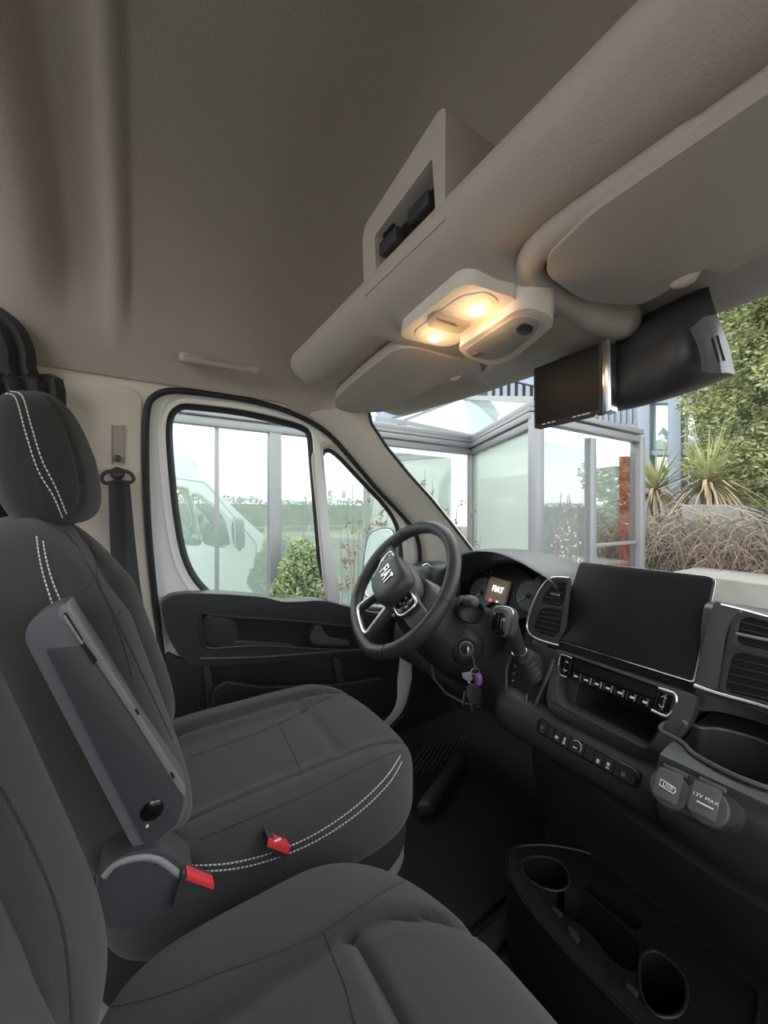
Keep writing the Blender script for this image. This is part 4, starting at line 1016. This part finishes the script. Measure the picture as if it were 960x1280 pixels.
M().box((-.39,.66,.25), (.05,.06,.05)).obj('monitor_bracket', BLK, mo, bevel=.004)
# camera housing on the windscreen
ch = thing('camera_housing', 'large black camera housing on the windscreen beside the monitor', 'camera housing', U(840, 480, Y=.68))
g = [[(763,430,.70),(800,392,.70),(845,368,.70),(884,346,.70)],
     [(763,450,.66),(800,425,.64),(850,398,.62),(889,372,.66)],
     [(763,480,.645),(802,458,.625),(856,434,.605),(902,412,.645)],
     [(763,504,.65),(802,492,.64),(858,470,.62),(913,446,.66)],
     [(763,517,.70),(802,509,.68),(860,492,.67),(917,470,.69)],
     [(766,512,.78),(806,502,.80),(862,486,.80),(916,464,.80)]]
M().grid(csurf([[U(x, y, Y=Y_) for x, y, Y_ in r] for r in g], 5, 5)).obj('housing_shell', BLK2, ch, solid=.004)
M().grid(csurf([[U(x, y, Y=Y_) for x, y, Y_ in r] for r in ([(866,412,.605),(880,400,.590),(892,396,.620)],[(878,440,.590),(892,427,.575),(906,430,.615)],[(880,464,.612),(900,467,.590),(915,470,.645)])], 5, 5)).obj('housing_nose', mat('nose_grey', (.15,.15,.165), .45), ch, solid=.003)
nose_ = bpy.data.objects['housing_nose']
for q in ([(890,424),(894,438),(899,453)], [(896,421),(900,436),(905,452)]):
    L_ = lay(nose_, [(p.x, p.y) for p in cr(q, 4, False)])
    if len(L_) > 2: M().tube([p+n*.0004 for p, n in L_], .0011, 5).obj('vent_slit', DARK, ch)
# grab handle recessed in the headliner
gh = thing('grab_handle', 'slim beige grab handle on the headliner above the driver door', 'handle', U(275, 455, X=-1.12))
M().tube([U(x, y, X=-1.085) for x, y in cr([(230,449),(250,453),(290,460),(322,466)], 3, False)], [.011]*3+[.008]*7, 8).obj('handle_bar', BEIGE2, gh)
M().pillow(U(240,450,X=-1.09), (.012,.03,.014), 3, None, 8).obj('handle_foot', BEIGE2, gh)
M().pillow(U(318,464,X=-1.09), (.012,.02,.010), 3, None, 8).obj('handle_foot', BEIGE2, gh)
# door mirror outside
wm = thing('wing_mirror', 'driver-side wing mirror seen through the quarter window', 'mirror', U(468, 740, Y=.93))
mg = [(459,684),(464,670),(476,664),(487,664),(491,672),(489,700),(484,728),(472,744),(458,744),(456,715)]
M().prism([U(x, y, Y=.955) for x, y in cr(off2(mg, 3), 3)], (-.02, .085, 0)).obj('mirror_housing', mat('slate_housing', (.10,.11,.14), .35), wm, bevel=.012, seg=4, ang=50)
ga = [U(x, y, Y=.945) for x, y in cr(mg, 3)]
M().prism(ga, (0, .004, 0)).obj('mirror_pane', MIR, wm)
M().tube(ga, .004, 6, closed=True).obj('mirror_rim', PAINT, wm)
M().tube([U(462,745,Y=.99), U(470,752,Y=1.0), U(490,752,Y=1.0)], .018, 8).obj('mirror_arm', BLK, wm)
# ============ outside =========================================================
GZ = -O.z
ASPH = mat('asphalt', (.22,.21,.205), .9, bump=.6, bscale=60, var=.3, vscale=2)
GRAS = mat('field_grass', (.20,.25,.10), .95, var=.5, vscale=.6, col2=(.28,.25,.13))
struct(M().box((0, 12, GZ-.05), (70, 80, .1)).obj('ground', ASPH))
struct(M().box((32, 0, GZ-.03), (50, 120, .1)).obj('lawn', GRAS))
FRM = mat('grey_aluminium', (.24,.24,.25), .45, metal=.25)
FRM2 = mat('blue_grey_steel', (.27,.31,.38), .5)
PGL = glass('facade_glass', (.86,.91,.885), .31)
PGL2 = glass('frosted_green_glass', (.80,.88,.84), .22, milk=(.74,.79,.72), mf=.6)
PGL3 = glass('grey_glass', (.80,.84,.84), .22, milk=(.30,.34,.34), mf=.5)
WALLP = mat('pale_interior', (.62,.68,.64), .8)
REDC = mat('red_column', (.62,.03,.04), .4)
pav = thing('glass_pavilion', 'pale glass showroom vestibule with grey aluminium frames outside', 'building', (-4, 3, GZ))
A = V((-3.2, 3.24, 0)); B = V((-1.89, 2.60, 0)); Cc = V((-1.89, 4.55, 0)); S = V((-3.2, -4.5, 0))
Z0, Z1 = GZ, .65
def pane(p, q, z0, z1, m_, name='glass_pane', th=.012):
    d = (q-p).normalized(); n = V((-d.y, d.x, 0))
    return M().prism([V((p.x,p.y,z0)), V((q.x,q.y,z0)), V((q.x,q.y,z1)), V((p.x,p.y,z1))], n*th).obj(name, m_, pav)
def post(p, z0, z1, w=.07, m_=FRM, name='post', par=None, d=.09):
    return M().box((p.x, p.y, (z0+z1)/2), (w, d, z1-z0)).obj(name, m_, par or pav, bevel=.004)
def rail(p, q, z, h, w=.08, m_=FRM, name='rail', par=None):
    d = (q-p); L = d.length; R = Matrix.Rotation(math.atan2(d.y, d.x), 3, 'Z')
    c = (p+q)/2; return M().box((c.x, c.y, z), (L, w, h), R).obj(name, m_, par or pav, bevel=.004)
ysp = [-4.5, -2.9, -1.4, -.1, U(345,600,X=-3.2).y, U(372,600,X=-3.2).y+.75, A.y]
ysp = [-4.5, -3.0, -1.5, U(271,600,X=-3.2).y, U(343,600,X=-3.2).y, A.y]
for a, b in zip(ysp, ysp[1:]):
    pane(V((-3.2,a,0)), V((-3.2,b,0)), Z0+.1, Z1, PGL)
for y in ysp[:3] + ysp[4:]: post(V((-3.2, y, 0)), Z0, Z1+.1, .07, d=.10)
post(V((-3.2, ysp[3], 0)), Z0, Z1, .02, d=.03)
rail(S, A, .685, .06); rail(S, A, .75, .05, .12); rail(S, A, .80, .03, .10); rail(S, A, .84, .05, .09); rail(S, A, Z0+.06, .12)
pane(A, B, Z0+.1, Z1, PGL2); rail(A, B, .685, .06); rail(A, B, .75, .05, .12); rail(A, B, .80, .03, .10); rail(A, B, .84, .05, .09); rail(A, B, Z0+.06, .12)
post(B, Z0, Z1+.1, .08)
y1, y2 = U(738,600,X=-1.89).y, U(797,600,X=-1.89).y
P1_, P2_ = V((-1.89, y1, 0)), V((-1.89, y2, 0))
pane(B, P1_, Z0+.1, Z1, PGL3); pane(P1_, P2_, Z0+.1, Z1-.06, PGL)
post(P1_, Z0, Z1, .06); post(P2_, Z0, Z1+.1, .10)
rail(B, P2_, .72, .06); rail(B, P2_, .79, .05, .12); rail(P1_, P2_, Z0+.06, .12); rail(B, P1_, Z0+.06, .12)
rail(P1_, P2_, -.30, .03, .04)
post(V((-1.99, y1+.06, 0)), Z0, .25, .05, REDC, 'red_column'); post(V((-1.95, y2-.12, 0)), Z0, .55, .07, REDC, 'red_column')
# interior backdrop walls of the pavilion: real partition walls and floor
M().box((-6.2, .6, -.3), (.1, 10, 2.9)).obj('back_partition', WALLP, pav)
M().box((-4.6, 6.2, -.45), (3.1, .1, 2.3)).obj('end_partition', mat('grey_partition', (.55,.60,.58), .8), pav)
M().box((-4.6, .8, GZ+.02), (3.0, 10.6, .04)).obj('tile_floor', mat('pale_tiles', (.55,.55,.52), .4), pav)
M().prism([U(679,552,Y=5.6), U(712,556,Y=5.6), U(712,592,Y=5.6), U(679,590,Y=5.6)], (0,.4,0)).obj('ceiling_bulkhead', mat('pale_bulkhead', (.55,.54,.50), .8), pav, bevel=.01)
# pitched glass roof over the corner
Az, Bz = V((A.x, A.y, .87)), V((B.x, B.y, .87))
Dd, Ee = U(503, 528, s=5.3), U(580, 498, s=5.2)
Ww = V((-3.2, .2, .87)); Gg = U(440, 520, s=5.6)
def slab(pts, m_, name, vec=V((0,0,.01))): return M().prism(pts, vec).obj(name, m_, pav)
RGL = glass('roof_glass', (.75,.84,.81), .16, milk=(.42,.49,.47), mf=.55)
slab([Az, Bz, Ee], RGL, 'roof_pane'); slab([Az, Ee, Dd], RGL, 'roof_pane'); slab([Ww, Az, Dd, Gg], RGL, 'roof_pane')
def bar(a, b, r=.035, m_=FRM, name='roof_bar', par=None): return M().tube([a, b], r, 4).obj(name, m_, par or pav)
for a, b in ((Az,Dd),(Dd,Ee),(Ee,Bz),(Gg,Dd)): bar(a, b)
# parapet band behind with upright fins
for k in range(1):
    q = [U(578,499,s=6), U(470,528,s=6.6), U(470,506,s=6.6), U(578,468,s=6)]
    M().prism(q, (-.1, .1, 0)).obj('parapet_band', FRM2, pav)
    M().prism([U(578,490,s=5.95), U(505,515,s=6.4), U(505,512,s=6.4), U(578,486,s=5.95)], (0,.0,.0) if 0 else (.02,-.02,0)).obj('parapet_trim', FRM, pav)
q = [U(580,500,s=6), U(690,532,s=5.4), U(690,480,s=5.4), U(580,455,s=6)]
M().prism(q, (-.08, .12, 0)).obj('parapet_band', mat('slate_recess', (.09,.10,.13), .6), pav)
lil = mat('pale_blue_cladding', (.30,.32,.38), .5)
M().prism([U(580,462,s=5.9), U(690,488,s=5.3), U(690,474,s=5.3), U(580,440,s=5.9)], (-.05,.06,0)).obj('parapet_cap', lil, pav)
M().prism([U(580,500,s=5.9), U(690,530,s=5.3), U(690,521,s=5.3), U(580,490,s=5.9)], (-.05,.06,0)).obj('parapet_cap', FRM, pav)
for k in range(11):
    x = 600 + k*9.5; t = (x-580)/110; s_ = 5.88 - .6*t
    yt = 466 + 24*t; yb = 496 + 27*t
    if k < 1: x -= 14
    M().prism([U(x, yb, s=s_), U(x+5.5, yb+1.4, s=s_), U(x+5.5, yt+1.2, s=s_), U(x, yt, s=s_)], (-.04,.06,0)).obj('cladding_fin', lil, pav)
# neighbouring blue-grey building
nb = thing('office_building', 'blue-grey steel framed office building behind the pavilion', 'building', U(840, 640, Y=8.6)+V((0,0,GZ)))
def UY(x, y, Y_=8.6): return U(x, y, Y=Y_)
def wbox(x0, y0, x1, y1, Y_, m_, name, th=.1, par=None):
    return M().prism([UY(x0,y0,Y_), UY(x1,y0,Y_), UY(x1,y1,Y_), UY(x0,y1,Y_)], (0, th, 0)).obj(name, m_, par or nb, bevel=.004)
wbox(800, 440, 960, 800, 8.9, mat('dim_office', (.16,.19,.19), .7), 'rear_wall')
wbox(835, 470, 851, 735, 8.5, FRM2, 'steel_column', .14)
wbox(797, 470, 812, 735, 8.5, FRM2, 'steel_column', .14)
wbox(800, 462, 960, 478, 8.5, FRM2, 'fascia')
for y0, y1 in ((564,570),(635,642),(500,505)): wbox(800, y0, 900, y1, 8.55, FRM2, 'transom', .06)
for (x0, y0, x1, y1) in ((812,506,835,563),(812,571,835,634),(851,506,900,563),(851,571,900,634)):
    w = wbox(x0, y0, x1, y1, 8.62, glass('office_glass', (.75,.87,.82), .40), 'window_pane', .01)
for (x0, y0, x1, y1) in ((815,508,819,560),(822,575,834,605)):
    wbox(x0, y0, x1, y1, 8.85, mat('blind', (.5,.56,.54), .8), 'blind', .02)
wbox(740, 478, 800, 545, 8.7, lil, 'clad_wall')
for k in range(8): wbox(742+k*7.5, 482, 745+k*7.5, 530, 8.66, FRM2, 'cladding_rib', .03)
# planter wall and low kerb
pw = M().prism([U(852,632,Y=5.75), U(914,632,Y=5.75), U(914,760,Y=5.75), U(852,760,Y=5.75)], (0,.9,0)).obj('planter_wall', mat('old_concrete', (.30,.27,.25), .9, bump=.6, bscale=30, var=.3, vscale=4), bevel=.01)
tag(pw, 'old concrete planter box behind the brown brambles', 'planter')
kb_ = M().prism([V((x, y, GZ)) for x, y in ((-1.6,4.2),(2.8,3.4),(2.8,4.05),(-1.6,4.85))], (0,0,1.19)).obj('garden_wall', mat('pale_concrete', (.33,.30,.275), .9, bump=.5, bscale=20, var=.25, vscale=3), bevel=.01)
tag(kb_, 'low pale concrete garden wall in front of the brambles', 'wall')
# ---- vegetation
def leafcloud(name, par, m_, centres, n, size, flat=.6, seed=1, tri=False):
    rnd = random.Random(seed); m = M()
    for c, r in centres:
        for _ in range(int(n*r.x*r.y*r.z/ (centres[0][1].x*centres[0][1].y*centres[0][1].z))):
            d = V((rnd.gauss(0,1), rnd.gauss(0,1), rnd.gauss(0,1))).normalized()*(rnd.uniform(.55,1)**.5)
            p = c + V((d.x*r.x, d.y*r.y, d.z*r.z))
            a = V((rnd.gauss(0,1), rnd.gauss(0,1), rnd.gauss(0,.6))).normalized(); b = a.cross(V((rnd.gauss(0,1), rnd.gauss(0,1), rnd.gauss(0,1)))).normalized()
            s_ = size*rnd.uniform(.6,1.3)
            m.add([p-a*s_, p+b*s_*.45, p+a*s_, p-b*s_*.45], [(0,1,2,3)])
    return m.obj(name, m_, par, weld=0, flat=True, kind='stuff')
def leafmat(name, c1, c2, vs=2.5):
    m_ = mat(name, c1, .6, var=1, vscale=vs, col2=c2); return m_
tr = thing('evergreen_tree', 'large yellow-green evergreen tree filling the right of the windscreen', 'tree', U(960, 641, Y=8)+V((0,0,GZ)))
rnd = random.Random(5); cen = []
for k in range(46):
    x = rnd.uniform(878, 1190); y = rnd.uniform(250, 615)
    lim = 905 - 40*math.sin((y-300)/90.) if y < 430 else 872 + 10*math.sin(y/17.) + max(0, (y-560))*.4
    if x < lim + 28: x = lim + 28
    cen.append((U(x, y, Y=rnd.uniform(6.6, 8.2)), V((.55,.5,.42))*rnd.uniform(.7,1.15)))
for y in range(290, 620, 26):
    lim = 905 if y < 380 else (888 if y < 440 else 868) + (y > 580)*10
    cen.append((U(lim+18, y, Y=6.9), V((.32,.4,.30))))
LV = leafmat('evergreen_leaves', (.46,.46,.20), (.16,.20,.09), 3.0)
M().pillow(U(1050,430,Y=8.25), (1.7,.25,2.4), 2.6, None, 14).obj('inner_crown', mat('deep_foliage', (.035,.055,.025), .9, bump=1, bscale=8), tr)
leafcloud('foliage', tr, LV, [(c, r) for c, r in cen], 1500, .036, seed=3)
M().tube([U(1010,641,Y=7.8)+V((0,0,GZ)), U(1010,520,Y=7.8)], [.18,.12], 10).obj('trunk', mat('bark', (.14,.10,.075), .9), tr)
# yucca
yu = thing('yucca', 'spiky yucca with dry drooping leaves in the planter', 'plant', U(883, 632, Y=6.9))
rnd = random.Random(9); bl1 = M(); bl2 = M()
yc = U(884, 618, Y=6.2)
for k in range(190):
    a = rnd.uniform(0, 2*math.pi); el = rnd.uniform(-.75, 1.35); L = rnd.uniform(.45, .85)
    d = V((math.cos(a)*math.cos(el), math.sin(a)*math.cos(el)*.6, math.sin(el)))
    side = V((-math.sin(a), math.cos(a), 0)); w = .014
    p0 = yc + V((0,0,.15)); p1 = p0 + d*L*.5; p2 = p0 + d*L + V((0,0,-.25*(1-el/1.35)*L))
    (bl1 if el > .35 else bl2).add([p0-side*w*.6, p0+side*w*.6, p1+side*w, p1-side*w, p2+V((0,0,.002))], [(0,1,2,3),(3,2,4)])
bl1.obj('green_leaves', leafmat('yucca_green', (.32,.36,.14), (.40,.36,.20)), yu, weld=0, flat=True, kind='stuff')
bl2.obj('dry_leaves', leafmat('yucca_dry', (.42,.33,.20), (.30,.22,.14)), yu, weld=0, flat=True, kind='stuff')
M().tube([yc + V((0,0,-.5)), yc + V((0,0,.15))], .07, 8).obj('stem', bpy.data.materials['bark'], yu)
# second yucca seen beside the steel column
yu2 = copy_tree(yu, V((-.80, .5, -.05))); yu2['label'] = 'smaller yucca glimpsed left of the blue-grey steel column'
# brambles: tangles of arching brown canes
def brambles(label, cpx, n, seed, Y0, spread, hgt, m_):
    rnd = random.Random(seed); t = thing('bramble_bush', label, 'bush', U(*cpx, Y=Y0))
    m = M()
    for k in range(n):
        b = U(cpx[0], cpx[1], Y=Y0) + V((rnd.uniform(-1,1)*spread, rnd.uniform(-.2,.2), rnd.uniform(-.25,.15)))
        a = rnd.uniform(0, 6.28); L = rnd.uniform(.3,.9)*hgt; dx, dy = math.cos(a)*L*.7, math.sin(a)*L*.4
        pts = [b, b+V((dx*.2,dy*.2,L*.5)), b+V((dx*.6,dy*.6,L*.75)), b+V((dx*1.1,dy,L*.55)), b+V((dx*1.5,dy*1.2,L*.15))]
        m.tube(cr(pts, 2, False), [.006,.006,.0055,.005,.005,.0045,.004,.003,.002], 3)
        for q in range(4):
            p = pts[1].lerp(pts[3], rnd.random()); d = V((rnd.gauss(0,1), rnd.gauss(0,1), rnd.gauss(0,1)))*.09
            m.tube([p, p+d*.5+V((0,0,.01)), p+d], .0028, 3)
    m.obj('canes', m_, t, weld=0, kind='stuff'); return t
BR1 = mat('brown_canes', (.26,.21,.165), .8, var=.4, vscale=4); BR2 = mat('straw_canes', (.46,.39,.29), .8, var=.4, vscale=4)
brambles('brown bramble thicket right of the centre screen', (915,728), 520, 2, 5.2, 1.3, .98, BR1)
brambles('straw-coloured dry canes against the office building wall', (836,715), 190, 4, 5.4, .45, 1.15, BR2)
brambles('low reddish canes at the far right of the garden wall', (1000,740), 240, 6, 5.0, .8, .75, mat('reddish_canes', (.27,.19,.15), .8))
# dry seed-head shrubs between van and pavilion
def seedshrub(label, base, tips, seed):
    rnd = random.Random(seed); t = thing('seed_head_shrub', label, 'shrub', base, 'dry shrubs outside the driver door')
    m = M(); h = M()
    for tp in tips:
        c = [base + V((rnd.uniform(-.04,.04), rnd.uniform(-.04,.04), 0)), base.lerp(tp, .5) + V((rnd.uniform(-.05,.05),)*2+(0,)), tp]
        P_ = cr(c, 5, False); m.tube(P_, [.007-.005*i/(len(P_)-1) for i in range(len(P_))], 5)
        for k in range(7):
            f = rnd.uniform(.45, 1); i = min(len(P_)-1, int(f*(len(P_)-1))); p = P_[i]
            d = V((rnd.uniform(-1,1), rnd.uniform(-1,1), rnd.uniform(.2,1)))*rnd.uniform(.03,.08); m.tube([p, p+d], .002, 4)
            for q in range(6):
                c2 = p+d+V((rnd.gauss(0,.012), rnd.gauss(0,.012), rnd.gauss(0,.012))); e = V((rnd.gauss(0,1), rnd.gauss(0,1), rnd.gauss(0,1))).normalized()*.011; f2 = e.orthogonal().normalized()*.009
                h.add([c2-e, c2+f2, c2+e, c2-f2], [(0,1,2,3)])
    m.obj('stems', mat('dry_stem', (.25,.205,.165), .8), t); h.obj('seed_heads', mat('brown_seed_heads', (.24,.165,.12), .8), t, weld=0, flat=True, kind='stuff')
b0 = U(447,641,X=-2.5); b0.z = GZ
seedshrub('dry brown seed-head shrub seen through the quarter window', b0, [U(x, y, X=-2.5) for x, y in ((432,640),(426,662),(440,600),(455,612),(465,625),(470,600),(450,650),(428,700),(445,690),(478,610),(486,640))], 1)
b1 = U(560,641,X=-2.45); b1.z = GZ
seedshrub('dry brown seed-head shrub seen through the left of the windscreen', b1, [U(x, y, X=-2.45) for x, y in ((531,588),(540,600),(575,615),(570,640),(588,628),(597,655),(602,670),(560,625),(548,620),(585,660))], 2)
# low grey shrub seen through the pavilion pane
gs_ = thing('grey_leaved_shrub', 'thin grey-leaved shrub in front of the grey pavilion pane', 'shrub', U(703,641,X=-1.6)+V((0,0,GZ)))
rnd = random.Random(11); m = M(); h = M()
for k in range(16):
    b = U(703,641,X=-1.7)+V((0,0,GZ)); tp = U(rnd.uniform(682,728), rnd.uniform(610,700), X=-1.7)
    m.tube(cr([b, b.lerp(tp,.6)+V((rnd.uniform(-.05,.05),0,0)), tp], 4, False), .003, 4)
    for q in range(12):
        c2 = b.lerp(tp, rnd.uniform(.6,1)) + V((rnd.gauss(0,.02), rnd.gauss(0,.02), rnd.gauss(0,.02))); e = V((rnd.gauss(0,1), rnd.gauss(0,1), rnd.gauss(0,1))).normalized()*.014; f2 = e.orthogonal().normalized()*.007
        h.add([c2-e, c2+f2, c2+e, c2-f2], [(0,1,2,3)])
m.obj('stems', bpy.data.materials['dry_stem'], gs_); h.obj('leaves', mat('grey_leaf', (.45,.48,.42), .8), gs_, weld=0, flat=True, kind='stuff')
# green shrub at the foot of the facade, seen through the driver window
sh = thing('green_shrub', 'small leafy green shrub low outside the driver window', 'shrub', U(376,700,X=-2.85)+V((0,0,-1.0)))
leafcloud('foliage', sh, leafmat('fresh_green', (.34,.40,.20), (.20,.26,.13)), [(U(377,690,X=-2.85), V((.12,.10,.10))), (U(388,705,X=-2.85), V((.13,.12,.12))), (U(372,718,X=-2.85), V((.15,.15,.16))), (U(366,742,X=-2.85), V((.17,.17,.16))), (U(392,740,X=-2.85), V((.16,.17,.16)))], 520, .02, seed=8)
M().tube([U(378,720,X=-2.85), V((U(378,720,X=-2.85).x, U(378,720,X=-2.85).y, GZ))], .015, 6).obj('trunk', bpy.data.materials['bark'], sh)
# solid white letters standing in for a sign's reflection in the pavilion glass
sg_ = thing('reflected_lettering', 'white letters imitating a reflection in the pavilion glass behind the quarter window', 'sign', U(432,622,X=-3.1))
text('letters', 'SLAI', .12, U(431,621,X=-3.15), (0,1,0), (0,0,1), mat('reflection_white', (.9,.9,.9), .5), sg_, depth=.004, bold=.006)
# tree line and fence across the field (seen reflected in the pavilion glass)
tl = M(); rnd = random.Random(21)
for k in range(26000):
    y = rnd.uniform(-75, 80); top = 2.85 + .35*noise.noise(V((y*.12,0,0))) + .3*noise.noise(V((y*.6,3,0))); z = GZ + top*rnd.random()**.6 
    p = V((26 + rnd.uniform(-1,1), y, z)); a = V((rnd.gauss(0,.3), rnd.gauss(0,1), rnd.gauss(0,1))).normalized()*.16; b_ = V((rnd.gauss(0,.3), -a.z, a.y)).normalized()*.06
    tl.add([p-a, p+b_, p+a, p-b_], [(0,1,2,3)])
tl.box((26.6, 2, GZ+1.2), (1, 156, 2.4))
o = tl.obj('distant_hedge', mat('winter_hedge', (.24,.21,.17), .95, var=.5, vscale=.8), kind='stuff', weld=0, flat=True); tag(o, 'brown winter hedge along the far side of the field', 'hedge')
fe = thing('field_fence', 'pale wire fence with posts along the lawn', 'fence', (14, 0, GZ))
for k in range(16): M().box((14, -16+k*2.4, GZ+.5), (.08,.08,1.0)).obj('fence_post', mat('fence_grey', (.5,.48,.45), .8) if k == 0 else bpy.data.materials['fence_grey'], fe)
for z in (.35,.65,.95): M().box((14, 2, GZ+z), (.03,36,.04)).obj('fence_rail', bpy.data.materials['fence_grey'], fe)
# white outer skin of this van (seen in the pavilion glass)
skin = [(-4.0,1.05),(.05,1.05),(.40,.86),(.66,.40),(1.42,-.38),(1.95,-.62),(2.14,-.80),(2.22,-1.05),(2.24,-1.42),(2.0,-1.48),(-4.0,-1.48)]
holes = [[(-(0) + U(x, y, P=SP(.075)).y, U(x, y, P=SP(.075)).z) for x, y in off2(g, 8)] for g in (g1, g2)]
arch = [(1.62+.36*math.cos(a), -1.42+.36*math.sin(a)) for a in [math.pi*i/14 for i in range(15)]]
so_ = skin[:8] + [(2.24,-1.44)] + [(1.98,-1.44)] + arch[:15] + [(1.26,-1.44)] + [(-4.0,-1.44)]
os_ = struct(M().prism([V((SX(z, .075), y, z)) for y, z in so_], (-.012,0,0), [[V((SX(z, .075), y, z)) for y, z in h] for h in holes]).obj('wall_outside', PAINT))
def sk2(y, z, off=.09): return V((SX(z, off), y, z))
M().tube([sk2(y, z) for y, z in ((-.05,.45),(-.10,.2),(-.12,-.3),(-.10,-1.2),(.9,-1.3),(1.2,-1.1),(1.25,-.4),(.68,.36),(-.05,.45))], .004, 5).obj('door_gap', RUB, os_)
M().pillow(sk2(2.02,-.85,.06), (.05,.13,.12), 3, None, 8).obj('headlight', mat('headlamp', (.55,.58,.60), .15), os_)
M().pillow(sk2(2.15,-1.28,.0), (.12,.16,.18), 4, None, 8).obj('bumper', DGR, os_)
M().lathe([(0,0),(.33,0),(.34,.03),(.34,.19),(.30,.21),(0,.20)], V((-1.62,1.62,GZ+.34)), (1,0,0), 30).obj('wheel', RUB, os_)
M().lathe([(0,0),(.20,0),(.19,.02),(0,.015)], V((-1.64,1.62,GZ+.34)), (1,0,0), 24).obj('wheel_rim', GREY, os_)
M().box((SX(-.55,.10), .05, -.50), (.02,.16,.03)).obj('outer_handle', BLK, os_, bevel=.005)
hd_ = M().grid([[V((x, y, z - .0)) for x in (-1.40,-1.2,-.8,-.4,0,.4,.62)] for y, z in ((1.45,-.42),(1.7,-.52),(1.98,-.66),(2.16,-.84),(2.24,-1.1),(2.24,-1.44))]).obj('bonnet', PAINT, os_, solid=.01)
M().box((-.4,-1.8,1.02), (1.5,4.3,.05)).obj('roof_skin', PAINT, os_, bevel=.02)
